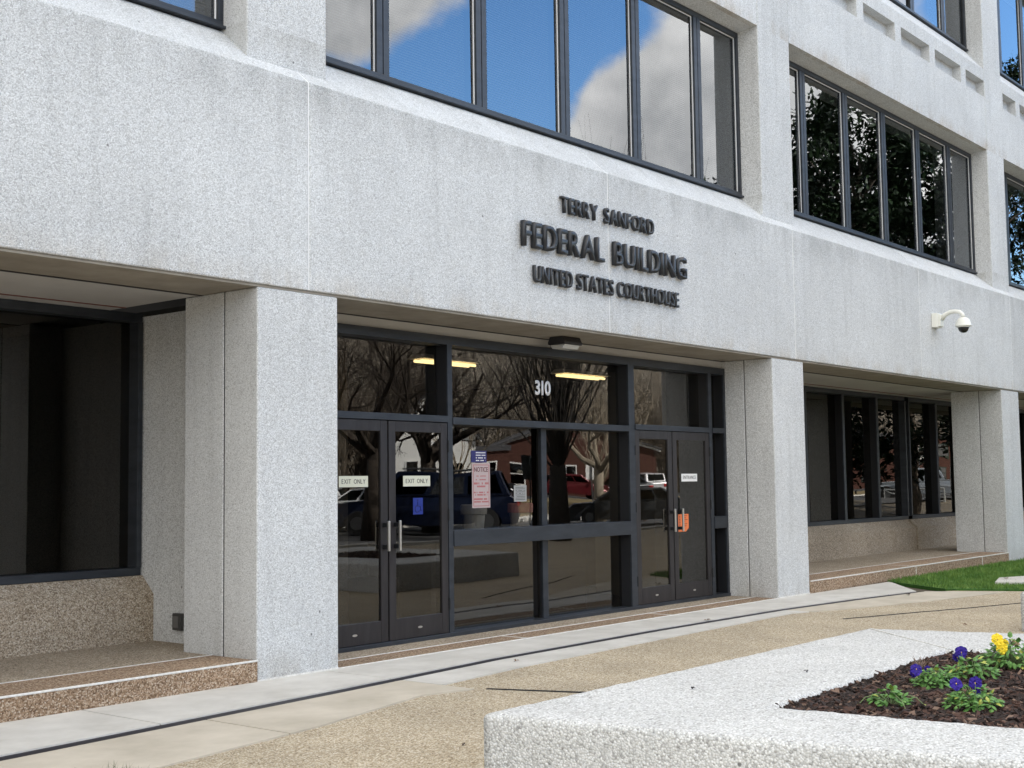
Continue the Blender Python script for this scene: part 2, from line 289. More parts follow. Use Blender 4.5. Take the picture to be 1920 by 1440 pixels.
# bands between columns: second-floor lintel with coffered frieze, third-floor sill
rt = random.Random(77)
ends = list(zip([XL]+[c[1] for c in COLS], [c[0] for c in COLS]+[XR]))
for i, (a, b) in enumerate(ends):
    a += .004; b -= .004; c0 = COLS[i-1][1] if i else COLS[0][1]-BAY
    m_ = MB(); m_.prism([(YC, 7.788), (YC, 8.80), (1.0, 8.80), (1.0, 7.745), (YW, 7.745)], a, b)
    st = []
    for k in range(6):
        x = c0+.99+1.49*k
        st.append((x-.125, x+.125))
    st = [s_ for s_ in st if s_[0] > a and s_[1] < b]
    for s0, s1 in st: m_.box(s0, s1, YC, .30, 8.80, 9.115)
    if i: m_.box(a, a+.10, YC, .30, 8.80, 9.115)
    m_.box(a, b, .30, 1.0, 8.80, 9.115)
    m_.prism([(YC, 9.115), (YC, 9.34), (YW, 9.76), (1.0, 9.76), (1.0, 9.115)], a, b)
    m_.build('coffered_lintel', PRE, bld)
    MB().prism([(YC, 12.1), (YC, 13.9), (1.0, 13.9), (1.0, 12.05), (YW, 12.05)], a, b).build('upper_lintel', PRE, bld)
    # ribbon windows of two floors
    lo = c0 if i else XL
    for fl, (z0, z1) in enumerate(((5.427, 7.743), (9.762, 12.048))):
        if i == 0 or i > 4: mids = [c0+.93+1.47*k for k in range(5)]
        else: mids = [c0+1.015+1.465*k+(.01 if i == 2 else 0) for k in range(5)]
        mids = [q for q in mids if q > a+.2 and q < b-.2]
        Yf = YW-.03
        fr = MB(); fr.box(a, b, Yf, Yf+.11, z0, z0+.075); fr.box(a, b, Yf, Yf+.11, z1-.07, z1)
        fr.box(a, a+.05, Yf, Yf+.11, z0+.075, z1-.07); fr.box(b-.05, b, Yf, Yf+.11, z0+.075, z1-.07)
        fr.box(a+.01, b+.05 if i < 6 else b, Yf-.03, Yf-.001, z0+.002, z0+.028)
        w = fr.build('ribbon_window', BRZ, bld, bevel=.004)
        for q in mids:
            mm = MB(); mm.box(q-.085, q-.006, Yf+.005, Yf+.10, z0+.075, z1-.07); mm.box(q+.006, q+.085, Yf+.005, Yf+.10, z0+.075, z1-.07); mm.box(q-.006, q+.006, Yf+.02, Yf+.09, z0+.075, z1-.07, 1)
            mm.build('mullion', [BRZ, BLK], w, bevel=.003)
        e_ = [a+.05]+mids+[b-.05]
        for k in range(len(e_)-1):
            p0 = e_[k]+(.085 if k else 0); p1 = e_[k+1]-(.085 if k < len(e_)-2 else 0)
            if p1-p0 < .1: continue
            gp = MB().box(-(p1-p0)/2, (p1-p0)/2, -.006, .006, -(z1-z0-.145)/2, (z1-z0-.145)/2).build('glass_pane', GUP, w)
            gp.location = ((p0+p1)/2, Yf+.055, (z0+z1+.005)/2); gp.rotation_euler = (R_(rt.gauss(0, .10)), 0, R_(rt.gauss(0, .10)))
            g = MB()
            for (u0_, u1_, v0_, v1_) in ((p0, p0+.012, z0+.075, z1-.07), (p1-.012, p1, z0+.075, z1-.07), (p0+.012, p1-.012, z0+.075, z0+.087), (p0+.012, p1-.012, z1-.082, z1-.07)):
                g.box(u0_, u1_, Yf+.036, Yf+.0445, v0_, v1_)
            g.build('glazing_bead', CAULK if (k+i) % 2 or fl == 0 else BLK, w)
            if (fl == 0 and i in (0, 2) and k < 6) or k == len(e_)-2:
                bl = MB(); zz = z0+.08 if not (i == 2 and k in (2,)) else z0+.08
                while zz < z1-.1:
                    bl.add([(p0+.02, Yf+.150, zz), (p1-.02, Yf+.150, zz), (p1-.02, Yf+.170, zz+.021), (p0+.02, Yf+.170, zz+.021)], [(0, 1, 2, 3)]); zz += .027
                bl.build('window_blind', BLIND, w)
# rooms behind the windows
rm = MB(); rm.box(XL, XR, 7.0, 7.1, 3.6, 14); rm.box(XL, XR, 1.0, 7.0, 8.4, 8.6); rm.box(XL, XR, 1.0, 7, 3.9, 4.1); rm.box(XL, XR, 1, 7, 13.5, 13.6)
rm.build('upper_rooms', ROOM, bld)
MB().box(XL, XR, .9, 9.0, 14.0, 14.3).build('flat_roof', CON, bld)
MB().box(XR-.3, XR, 1.0, 9.0, 0, 14).build('end_wall', PRE, bld)
MB().box(XL, XL+.3, 1.0, 9.0, 0, 14).build('end_wall', PRE, bld)

# ground floor recessed bays: bench plinth, low wall, windows
def low_bay(a, b, x0, full=False):
    """a,b clear opening between pillars"""
    bp_ = MB(); bp_.box(a+.002, b-.002, .0, .575, 0, .180)
    bp_.build('bench_plinth', TAN, bld, bevel=.012)
    MB().box(a+.002, (b-.002 if not full else b+.9), .588, 2.0, 0, .178).build('bench_plinth', TANL, bld)
    if not full: MB().box(b-.001, b+.36, .978, 2.0, 0, .178).build('bench_plinth', TANL, bld)
    MB().box(a+.002, b-.002, .5755, .5875, .0, .183).build('mortar_joint', MORT, bld)
    MB().box(a+.002, b-.002, -.004, .010, .168, .184).build('mortar_edge', MORT, bld, bevel=.004)
    for q in [x0+2.46+2.96*k for k in range(3)]:
        if a < q < b: MB().box(q-.008, q+.008, -.0035, .57, .0, .182).build('mortar_joint', MORT, bld)
    MB().prism([(1.90, .178), (1.90, .60), (2.07, .76), (2.3, .76), (2.3, .178)], (a+.002 if not full else a-.5), (b+.36 if not full else a-.5+BAY-.004)).build('low_wall', TANL, bld)
    z0, z1 = .762, 3.188; Yf = 2.08
    aa, bb = (a, b) if not full else (a-.2, a-.2+BAY-.002)
    a, b = aa, bb-.345 if full else bb
    fr = MB(); fr.box(a-.3, b+.345, Yf, Yf+.16, z0, z0+.07); fr.box(a-.3, b+.345, Yf, Yf+.16, z1-.08, z1)
    fr.box(b+.295, b+.345, Yf-.01, Yf+.16, z0+.07, z1-.08); fr.box(a-.3, a-.25, Yf, Yf+.16, z0+.07, z1-.08)
    w = fr.build('ground_floor_window', BRZ, bld, bevel=.004)
    mids = [x0+q for q in (-.0, 1.475, 2.95, 4.44, 5.92, 7.40)]
    mids = [q*1.0 for q in mids if a < q < b+.1]
    for q in mids:
        MB().box(q-.045, q+.045, Yf-.01, Yf+.012, z0+.07, z1-.08).box(q-.042, q+.042, Yf+.012, Yf+.24, z0+.07, z1-.08, 1).build('mullion', [BRZ, mat('dark_window_mullion_body', (.010, .011, .014), .45)], w)  # body behind the slate face strip is coloured near black
    e_ = [a-.25]+mids+[b+.295]
    for k in range(len(e_)-1):
        p0 = e_[k]+(.045 if k else 0); p1 = e_[k+1]-(.045 if k < len(e_)-2 else 0)
        MB().box(p0, p1, Yf+.13, Yf+.142, z0+.07, z1-.08).build('glass_pane', GLW, w)
        if x0 < 0 and k < len(e_)-2:
            bl = MB(); zz = z0+.08
            while zz < z1-.1:
                bl.add([(p0+.02, Yf+.33, zz), (p1-.02, Yf+.33, zz), (p1-.02, Yf+.350, zz+.021), (p0+.02, Yf+.350, zz+.021)], [(0, 1, 2, 3)]); zz += .027
            bl.build('window_blind', ROOM2, w)
low_bay(7.774-BAY, 6.887, 20.75-3*BAY+.05)
for k in (2, 3, 4):
    low_bay(PIL[k][1], PIL[k+1][0], 17.75+BAY*(k-2), True)

# entrance bay
ax, bx = 7.774, 15.65
MB().box(ax+.002, bx+.3, .79, .93, 3.095, 3.196).build('entrance_fascia', CEI, bld)
YS = .74
sf = MB()
sf.box(ax, 15.96, YS, YS+.19, 3.0, 3.092)            # head
sf.box(ax, 15.96, YS-.01, YS+.19, .012, .055)         # threshold
storefront = sf.build('entrance_storefront', BRZ, bld, bevel=.003)
DEEP = mat('dark_mullion_sides', (.010, .011, .014), .45)  # near-black colour for mullion sides, behind the slate face strip
def sfb(name, x0, x1, z0, z1, y0=YS, y1=YS+.19, mt=BRZ):
    if name == 'mullion': return MB().box(x0, x1, y0, y0+.022, z0, z1).box(x0+.003, x1-.003, y0+.022, y1, z0, z1, 1).build(name, [mt, DEEP], storefront)
    return MB().box(x0, x1, y0, y1, z0, z1).build(name, mt, storefront, bevel=.003)
sfb('mullion', 9.99, 10.062, .055, 3.0); sfb('mullion', 13.30, 13.425, .055, 3.0); sfb('mullion', 15.20, 15.28, .055, 3.0); sfb('mullion', 15.60, 15.96, .055, 3.0)
sfb('transom_bar', ax, 9.99, 2.195, 2.262, YS-.012); sfb('transom_bar', 10.062, 13.30, 2.178, 2.25, YS-.012); sfb('transom_bar', 13.425, 15.20, 2.205, 2.272, YS-.012); sfb('transom_bar', 15.28, 15.60, 2.205, 2.272, YS-.012)
sfb('push_rail', 10.062, 13.30, .925, 1.085, YS-.012, YS+.16); sfb('push_rail', 15.28, 15.60, .93, 1.09, YS-.012, YS+.16)
sfb('mullion', 11.68, 11.775, 1.085, 2.178, YS+.105, YS+.154); sfb('mullion', 11.68, 11.775, .055, .925, YS+.105, YS+.154)
YG = YS+.155
def pane(x0, x1, z0, z1, y=YG, par=None, mt=GLO): return MB().box(x0, x1, y, y+.010, z0, z1).build('glass_pane', mt, par or storefront)
pane(ax, 9.99, 2.262, 3.0); pane(10.062, 13.30, 2.25, 3.0); pane(13.425, 15.20, 2.272, 3.0); pane(15.28, 15.60, 2.272, 3.0)
pane(10.062, 11.56, 1.085, 2.178); pane(11.65, 13.30, 1.085, 2.178); pane(10.062, 11.56, .055, .925); pane(11.65, 13.30, .055, .925)
pane(15.28, 15.60, 1.09, 2.205); pane(15.28, 15.60, .055, .93)
def door(x0, x1, hinge, hx, zt):
    """glazed door leaf between x0 and x1"""
    y0, y1 = YS+.004, YS+.05; zb = .058
    st = .095
    d = MB(); d.box(x0, x0+st, y0, y1, zb, zt); d.box(x1-st, x1, y0, y1, zb, zt); d.box(x0+st, x1-st, y0+.001, y1-.001, zb, .262); d.box(x0+st, x1-st, y0+.001, y1-.001, zt-.105, zt)
    o = d.build('door', BRZD, bld, bevel=.004)
    MB().box(x0+st, x1-st, y0+.018, y0+.026, .262, zt-.105).build('glass_pane', GLO, o)
    h = MB(); h.box(hx-.013, hx+.013, y0-.075, y0-.055, .925, 1.215)
    o2 = h.build('door_handle', STEEL, o, bevel=.004)
    hb = MB(); hb.box(hx-.02, hx+.02, y0-.0545, y0+.0, .945, .985); hb.box(hx-.02, hx+.02, y0-.0545, y0+.0, 1.155, 1.195); hb.build('handle_bracket', BLK, o)
    h = MB(); h.box(hx-.012, hx+.012, y1+.05, y1+.07, .925, 1.215); h.box(hx-.02, hx+.02, y1, y1+.049, .945, .985); h.box(hx-.02, hx+.02, y1, y1+.049, 1.155, 1.195); h.build('inner_door_handle', BLK, o)
    bd = MB(); n = 16; cx = (x0+x1)/2; pts = [(cx+.032*math.cos(2*math.pi*k/n), .155+.011*math.sin(2*math.pi*k/n)) for k in range(n)]
    bd.prism([(p[0], p[1]) for p in pts], y0-.003, y0-.0002, axis='y'); bd.build('maker_badge', STEEL, o)
    for hz in (.35, 1.25, 1.95):
        xx = x1-.004 if hinge > 0 else x0+.004
        MB().tube([(xx+.012*hinge, y0-.006, hz-.06), (xx+.012*hinge, y0-.006, hz+.06)], .010, 8).build('hinge', BLK, o)
    return o
door(8.215, 9.112, -1, 9.06, 2.190); door(9.130, 9.984, 1, 9.215, 2.190)
door(13.432, 14.27, -1, 14.215, 2.200); door(14.29, 15.195, 1, 14.40, 2.200)
MB().box(ax, 8.205, YS, YS+.15, .055, 2.195).build('door_jamb', BRZ, bld)
# lobby
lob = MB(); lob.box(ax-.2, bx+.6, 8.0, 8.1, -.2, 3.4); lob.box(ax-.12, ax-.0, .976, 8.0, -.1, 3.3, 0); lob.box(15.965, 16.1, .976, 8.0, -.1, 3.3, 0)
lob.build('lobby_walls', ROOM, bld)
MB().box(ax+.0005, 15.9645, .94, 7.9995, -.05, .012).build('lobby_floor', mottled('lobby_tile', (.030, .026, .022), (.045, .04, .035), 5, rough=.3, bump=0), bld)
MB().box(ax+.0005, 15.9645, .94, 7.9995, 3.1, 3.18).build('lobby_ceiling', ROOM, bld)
lp = MB(); lp.box(9.95, 10.35, 2.6, 2.9, .012, 3.1); lp.build('lobby_pillar', ROOM2, bld)
MB().box(15.0, 15.35, 1.5, 2.5, .012, 3.1).build('lobby_partition', ROOM2, bld)
MB().box(9.0, 9.18, 2.2, 2.4, 1.0, 2.95).build('lobby_post', ROOM2, bld)
# interiors of other ground floor bays
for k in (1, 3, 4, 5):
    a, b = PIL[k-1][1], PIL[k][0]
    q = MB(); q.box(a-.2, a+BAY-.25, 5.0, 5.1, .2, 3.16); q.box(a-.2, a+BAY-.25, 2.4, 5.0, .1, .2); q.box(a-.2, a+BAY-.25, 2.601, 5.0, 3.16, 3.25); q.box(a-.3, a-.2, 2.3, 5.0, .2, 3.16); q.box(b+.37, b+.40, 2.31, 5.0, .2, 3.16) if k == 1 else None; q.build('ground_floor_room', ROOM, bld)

# entrance apron between pillars
MB().box(ax-.002+.004, bx-.002, .03, .36, -.05, .012).build('entrance_apron', TAN, bld)
MB().box(ax+.002, bx-.002, .372, .738, -.05, .014).build('entrance_apron', TANL, bld)
MB().box(ax+.002, bx-.002, .3602, .3718, -.05, .018).build('mortar_joint', MORT, bld)
for q in (10.35, 13.06):
    MB().box(q-.008, q+.008, .031, .359, .010, .0165).build('mortar_joint', MORT, bld)
MB().box(ax+.002, bx-.002, .012, .029, -.05, .016).build('mortar_joint', MORT, bld)
MB().box(7.43+.79+.0, 7.43+.87, 1.46, 1.50, 0, .01).build('floor_patch', TAN, bld) if False else None

# ------------------------------------------------------------------ ground
def sheet(name, pts, z, m_, kind='structure', th=.05):
    o = MB().prism(pts, z-th, z, axis='z').build(name, m_); tag(o, kind=kind); return o
def gz(x, y):
    """height of the land beyond the street"""
    def s(t): t = max(0, min(1, t)); return t*t*(3-2*t)
    return 36*s((-y-98)/95)+.62*s((-y-27)/9)+.55*s((x-52)/12)*s((-y-12)/3)*(1-s((-y-27)/9))
g = MB(); nx, ny = 90, 90
X = [-60+ (i/nx)*260 for i in range(nx+1)]; Yg = [40-(j/ny)*210 for j in range(ny+1)]
X = [-300]+X+[500]; Yg = [300]+Yg+[-500]
vs = [(x, y, gz(x, y)-.03) for y in Yg for x in X]; w_ = len(X)
g.add(vs, [(j*w_+i, j*w_+i+1, (j+1)*w_+i+1, (j+1)*w_+i) for j in range(len(Yg)-1) for i in range(w_-1)])
GRASSD = mottled('dry_grass', (.13, .10, .05), (.22, .17, .085), 6, bump=.5, bscale=30, rough=.95)
tag(g.build('ground', mottled('brown_brush_land', (.06, .05, .038), (.13, .11, .08), 1.2, bump=.5, bscale=6, rough=.95)), kind='structure')
sheet('paving', [(-12, -.04), (-12, -14), (40, -14), (40, -.9), (22, -3.2), (17.9, -1.30), (14.5, -.6), (7, -.6)], -.004, PAV)
# smooth concrete strip, slot drain, outer concrete
top = [(-8, .0), (7.774, .02), (15.65, .03), (16.6, .0), (19.05, -.05)]
slot = [(-8, -1.45), (.5, -1.24), (4.1, -1.07), (7, -.87), (9, -.70), (11.7, -.66), (14.35, -.72), (16.0, -.88), (17.6, -1.10)]
def poly_between(a, b): return a+list(reversed(b))
cuts = [-8, 3.0, 5.3, 7.62, 16.95, 19.1]
def clipx(line, x0, x1):
    def at(x):
        for (a, b), (c, d) in zip(line, line[1:]):
            if a <= x <= c: return b+(d-b)*(x-a)/(c-a)
        return line[-1][1] if x > line[-1][0] else line[0][1]
    return [(x0, at(x0))]+[p for p in line if x0+1e-6 < p[0] < x1-1e-6]+[(x1, at(x1))]
slot2 = slot[:-1]+[(17.62, -1.10)]
for i in range(len(cuts)-1):
    x0, x1 = cuts[i]+.006, cuts[i+1]-.006
    if i < len(cuts)-2:
        pts = clipx(top, x0, x1)+list(reversed([(p[0], p[1]+.072) for p in clipx(slot2, x0, x1)]))
    else: pts = [(x0, -.004), (19.05, -.06), (17.62, -1.05), (x0, clipx(slot2, x0, 17.6)[0][1]+.072)]
    sheet('drain_strip_concrete', pts, .010, CON)
sheet('drain_bed', [(p[0], p[1]+.08) for p in slot2]+[(p[0], p[1]-.07) for p in reversed(slot2)], .0, SLOT)
og = [(-8, -2.6), (1, -2.35), (4.5, -2.02), (5.9, -1.82), (7.15, -1.52), (7.66, -1.66)]
inn = [(p[0], p[1]-.062) for p in slot2]
sheet('outer_concrete', clipx(inn, -8, 5.58)+list(reversed(clipx(og, -8, 5.58))), .006, CON2)
sheet('outer_concrete', clipx(inn, 5.592, 7.61)+list(reversed(clipx(og, 5.592, 7.61))), .007, CON2)
on = [(7.62, -1.30), (8.8, -1.18), (11.1, -1.09), (14.05, -1.0), (14.96, -1.33)]
sheet('outer_concrete', clipx(inn, 7.622, 14.3)+list(reversed(clipx(on, 7.622, 14.3))), .007, CON)
sheet('outer_concrete', clipx(inn, 14.31, 17.62)+[(17.7, -1.14), (18.15, -2.10), (16.6, -1.80), (14.96, -1.36), (14.31, -1.12)], .006, CON2)
# dark expansion joint across the aggregate
sheet('paving_joint', [(7.69, -1.70), (7.71, -1.72), (8.02, -2.50), (7.99, -2.50)], .0045, DARKJ, th=.01)
rj = random.Random(4); jl = [(13.8+.2*k, -1.75-.345*(.2*k)+rj.gauss(0, .012)-.012*k*.2) for k in range(21)]
sheet('paving_joint', jl+[(p[0], p[1]-.014-rj.uniform(0, .012)) for p in reversed(jl)], .003, DARKJ, th=.01)
# lawn by the right pillar
LAWN = mottled('lawn_green', (.02, .07, .012), (.05, .14, .022), 12, bump=.6, bscale=80, rough=.9)
lawnpts = [(19.02, -.03), (33.4, -.03), (33.4, -2.0), (24, -3.4), (18.5, -2.35), (18.05, -1.30)]
sheet('lawn_soil', lawnpts, .018, LAWN)
def inside(p, poly):
    c = False; j = len(poly)-1
    for i in range(len(poly)):
        xi, yi = poly[i]; xj, yj = poly[j]
        if (yi > p[1]) != (yj > p[1]) and p[0] < (xj-xi)*(p[1]-yi)/(yj-yi)+xi: c = not c
        j = i
    return c
gr = MB(); rnd = random.Random(3); n = 0
while n < 42000:
    x = rnd.uniform(17.85, 30); y = rnd.uniform(-3.4, -.03)
    if rnd.random() > (1.3-(x-17.8)/14): continue
    if not inside((x, y), lawnpts): continue
    a = rnd.uniform(0, 6.28); h = rnd.uniform(.02, .06); w0 = rnd.uniform(.004, .008); lx, ly = rnd.gauss(0, .018), rnd.gauss(0, .018)
    gr.v += [(x-math.cos(a)*w0, y-math.sin(a)*w0, .015), (x+math.cos(a)*w0, y+math.sin(a)*w0, .015), (x+lx, y+ly, .018+h)]
    gr.f.append((3*n, 3*n+1, 3*n+2)); n += 1
gr.mi = [0]*n
me = bpy.data.meshes.new('lawn_grass'); me.from_pydata(gr.v, [], gr.f); me.materials.append(mottled('grass_blade', (.05, .14, .018), (.17, .28, .06), 3, bump=0, rough=.6))
o = bpy.data.objects.new('lawn_grass', me); COL.objects.link(o); tag(o, 'short bright green lawn grass beside the brown plinth', 'grass', kind='stuff')
o = MB().prism([(19.1, -1.62), (19.9, -1.40), (20.6, -1.70), (20.1, -2.05), (19.2, -1.95)], .02, .065, axis='z').build('stepping_stone', CON, bevel=.015)
tag(o, 'flat pale concrete slab lying in the green lawn', 'stone slab')
# street, pavements, car park beyond (seen in the glass)
ASPH = mottled('asphalt', (.04, .04, .042), (.065, .065, .065), 3, bump=.3, bscale=80, rough=.9)
def land(name, x0, x1, y0, y1, dz, m_, nx=30, ny=8):
    q = MB(); vs = [(x0+(x1-x0)*i/nx, y0+(y1-y0)*j/ny) for j in range(ny+1) for i in range(nx+1)]
    q.add([(x, y, gz(x, y)+dz) for x, y in vs], [(j*(nx+1)+i, j*(nx+1)+i+1, (j+1)*(nx+1)+i+1, (j+1)*(nx+1)+i) for j in range(ny) for i in range(nx)])
    return tag(q.build(name, m_), kind='structure')
land('road', -80, 150, -24.0, -14.4, .0, ASPH)
q = MB().box(-80, 52, -14.4, -14.0, -.05, .07).build('kerb', CON); tag(q, kind='structure')
q = MB().box(-80, 52, -24.2, -24.0, -.05, .12).build('kerb', CON); tag(q, kind='structure')
land('pavement', -80, 150, -28.0, -24.2, .03, CON, ny=6)
land('grass_bank', -80, 150, -38.0, -28.0, .02, GRASSD, ny=10)
land('car_park', -80, 150, -62, -38.0, .02, ASPH, ny=4)

# ------------------------------------------------------------------ lettering
def glyph(ch, cond, h, depth, off):
    cu = bpy.data.curves.new('t', 'FONT'); cu.body = ch; cu.size = 1; cu.offset = off; cu.resolution_u = 4
    o = bpy.data.objects.new('t', cu); COL.objects.link(o); dg = bpy.context.evaluated_depsgraph_get()
    me = bpy.data.meshes.new_from_object(o.evaluated_get(dg)); COL.objects.unlink(o); bpy.data.objects.remove(o)
    xs_ = [v.co.x for v in me.vertices]; ys_ = [v.co.y for v in me.vertices]
    return me, min(xs_), max(xs_), min(ys_), max(ys_)
CAPH = None
def lettering(name, label, text, x0, x1, zb, h, y, depth, m_, gap=.10, bold=.012, space=.45, parts=True, parent=None, cat='lettering', child='letter', off=(0, 0)):
    global CAPH
    gs = {}
    for ch in set(text.replace(' ', '')): gs[ch] = glyph(ch, 1, h, depth, bold)
    cap = glyph('H', 1, h, depth, bold); hb, ht = cap[3], cap[4]; sz = h/(ht-hb)
    wd = sum((gs[c][2]-gs[c][1])*sz if c != ' ' else space*h for c in text)
    ngap = len(text)-1; g_ = gap*h
    sx = (x1-x0-ngap*g_)/wd
    root = parent or empty(name, ((x0+x1)/2, y, zb))
    if not parent: tag(root, label, cat)
    base = Vector(((x0+x1)/2, y, zb)) if not parent else Vector((0, 0, 0))
    x = x0; allm = MB()
    for c in text:
        if c == ' ': x += space*h*sx+g_; continue
        me, a, b, lo, hi = gs[c]
        bm = bmesh.new(); bm.from_mesh(me)
        bmesh.ops.remove_doubles(bm, verts=bm.verts, dist=1e-5)
        for v in bm.verts: v.co = Vector((x+(v.co.x-a)*sz*sx, y, zb+(v.co.y-hb)*sz))-base
        if depth:
            r = bmesh.ops.extrude_face_region(bm, geom=bm.faces[:])
            for v in [q for q in r['geom'] if isinstance(q, bmesh.types.BMVert)]: v.co.y += depth
            bmesh.ops.recalc_face_normals(bm, faces=bm.faces)
        if parts:
            m2 = bpy.data.meshes.new(child); bm.to_mesh(m2); m2.materials.append(m_)
            o = bpy.data.objects.new(child, m2); COL.objects.link(o); o.parent = root
        else:
            bm.verts.index_update(); allm.add([v.co[:] for v in bm.verts], [[v.index for v in f.verts] for f in bm.faces])
        bm.free(); x += (b-a)*sz*sx+g_
    if not parts:
        o = allm.build(child, m_, root)
    return root
lettering('building_lettering', 'small raised black letters reading TERRY SANFORD, top line on the white wall', 'TERRY SANFORD', 10.95, 12.74, 4.425, .175, -.052, .036, LET, gap=.15, bold=.010, space=.55)
lettering('building_lettering', 'large raised black letters reading FEDERAL BUILDING, middle line on the white wall', 'FEDERAL BUILDING', 10.28, 13.42, 3.975, .265, -.068, .048, LET, gap=.15, bold=.010, space=.5)
lettering('building_lettering', 'raised black letters reading UNITED STATES COURTHOUSE, bottom line on the white wall', 'UNITED STATES COURTHOUSE', 10.47, 13.25, 3.625, .175, -.052, .036, LET, gap=.13, bold=.010, space=.36)
lettering('house_number', 'white vinyl numerals 310 on the glass above the entrance window', '310', 11.645, 11.935, 2.565, .165, YG-.003, .0025, mat('white_vinyl', (.9, .9, .9)), gap=.16, bold=.03, child='numeral')
def plate(name, label, cat, x0, x1, z0, z1, y, m_, th=.003):
    o = MB().box(x0, x1, y-th, y, z0, z1).build(name, m_); tag(o, label, cat); return o
CREAM = mat('cream_plastic', (.62, .62, .50), .5); INK = mat('dark_ink', (.03, .03, .03), .6)
yd = YS+.0215
for (x0, x1, lab, txt) in ((8.48, 8.86, 'cream EXIT ONLY sign on the glass of the leftmost door, half hidden by the pillar', 'EXIT ONLY'), (9.345, 9.735, 'cream EXIT ONLY sign on the glass of the door just left of the wide window', 'EXIT ONLY'), (14.51, 14.895, 'white ENTRANCE sign on the glass of the rightmost door', 'ENTRANCE')):
    z0, z1 = (1.545, 1.65) if txt != 'ENTRANCE' else (1.56, 1.66)
    o = plate('door_sign', lab, 'sign', x0, x1, z0, z1, yd, CREAM if txt != 'ENTRANCE' else WHITEP)
    lettering('', '', txt, x0+.035, x1-.035, z0+.032, .042, yd-.0045, .0012, INK, gap=.18, bold=-.0, space=.6, parts=False, parent=o, child='sign_text')
# orange card
OR = mat('orange_card', (.80, .20, .06), .6)
o = MB().prism([(14.405, .915), (14.59, .915), (14.66, .96), (14.66, 1.14), (14.405, 1.14)], yd-.003, yd, axis='y').build('paper_notice', OR); tag(o, 'small orange paper notice with a cut corner behind the door handle', 'notice')
bars = MB()
for k in range(6): bars.box(14.50, 14.50+[.12, .09, .13, .07, .12, .10][k], yd-.0045, yd-.0031, 1.115-.026*k, 1.121-.026*k)
for k in range(9): bars.box(14.43, 14.455, yd-.0045, yd-.0031, .95+.02*k, .958+.02*k)
bars.build('print_lines', INK, o)
# notice poster
yg = YG-.0005
x0, x1, z0, z1 = 10.535, 10.83, 1.305, 1.785
PINKW = mat('faded_white_paper', (.46, .37, .36), .6); RED = mat('faded_red_print', (.42, .12, .12), .6)
o = plate('notice_poster', 'tall white notice with a red border and red lines on the wide window', 'poster', x0, x1, z0, z1, yg, PINKW)
b = MB(); t_ = .006
for (u0_, u1_, v0_, v1_) in ((x0+.018, x1-.018, z0+.018, z0+.018+t_), (x0+.018, x1-.018, z1-.018-t_, z1-.018), (x0+.018, x0+.018+t_, z0+.024, z1-.024), (x1-.018-t_, x1-.018, z0+.024, z1-.024)): b.box(u0_, u1_, yg-.0045, yg-.0031, v0_, v1_)
rnd = random.Random(5)
def scribble(b, x0, x1, z, h):
    x = x0
    while x < x1: 
        w = rnd.uniform(.008, .02); 
        if rnd.random() < .86: b.box(x, min(x+w, x1), yg-.0045, yg-.0031, z, z+h)
        x += w+.004
for z, h, a, c in ((1.60, .012, .06, .06), (1.555, .022, .03, .03), (1.525, .018, .08, .08), (1.462, .016, .03, .03), (1.436, .016, .05, .05), (1.39, .018, .03, .03), (1.362, .016, .03, .03), (1.64, .010, .07, .07)): scribble(b, x0+a, x1-c, z, h)
b.build('print_lines', RED, o)
lettering('', '', 'NOTICE', x0+.035, x1-.035, 1.69, .05, yg-.0045, .0014, mat('dark_red_ink', (.12, .03, .035), .6), gap=.12, bold=.01, parts=False, parent=o, child='headline')
o = plate('window_sticker', 'small dark blue sticker with white lines just above the tall notice', 'sticker', 10.525, 10.775, 1.79, 1.915, yg, mat('dark_blue_vinyl', (.02, .018, .12), .5))
b = MB()
for k in range(4): scribble(b, 10.60, 10.755, 1.89-.028*k, .011)
b.build('print_lines', WHITEP, o)
o = plate('window_sticker', 'small grey printed sheet low on the wide window, left of its middle mullion', 'sticker', 11.24, 11.46, 1.36, 1.54, yg, mat('grey_sheet', (.34, .34, .33), .6))
b = MB()
for k in range(9): scribble(b, 11.265, 11.435, 1.515-.017*k, .006)
b.build('print_lines', INK, o)
# blue access sticker with a seated wheelchair figure
bx0, bz0 = 9.485, 1.265
o = plate('access_sticker', 'bright blue wheelchair access sticker low on the door glass', 'sticker', bx0, bx0+.14, bz0, bz0+.165, yd, mat('blue_vinyl', (.006, .025, .22), .4))
b = MB(); yy = yd-.004
b.tube([(bx0+.065, yy, bz0+.125), (bx0+.065, yy, bz0+.085), (bx0+.1, yy, bz0+.08), (bx0+.112, yy, bz0+.035), (bx0+.125, yy, bz0+.04)], .0045, 6)
b.tube([(bx0+.06+.034*math.cos(a), yy, bz0+.055+.034*math.sin(a)) for a in [R_(70+22*k) for k in range(13)]], .004, 6)
b.lathe([(.001, -.002), (.009, -.002), (.009, .002), (.001, .002)], (0, 0, 0), 10)
b.v[-40:] = [(bx0+.065+v[0], yy+v[2], bz0+.14+v[1]) for v in b.v[-40:]]
b.build('wheelchair_symbol', mat('dark_blue_ink', (.005, .01, .10), .5), o)
# card reader on the side light frame
o = MB().box(15.33, 15.42, YS+.11, YS+.15, 2.07, 2.165).build('door_sensor', mat('grey_plastic', (.16, .17, .18), .5), bevel=.006); tag(o, 'small grey sensor box high in the narrow side light', 'sensor')
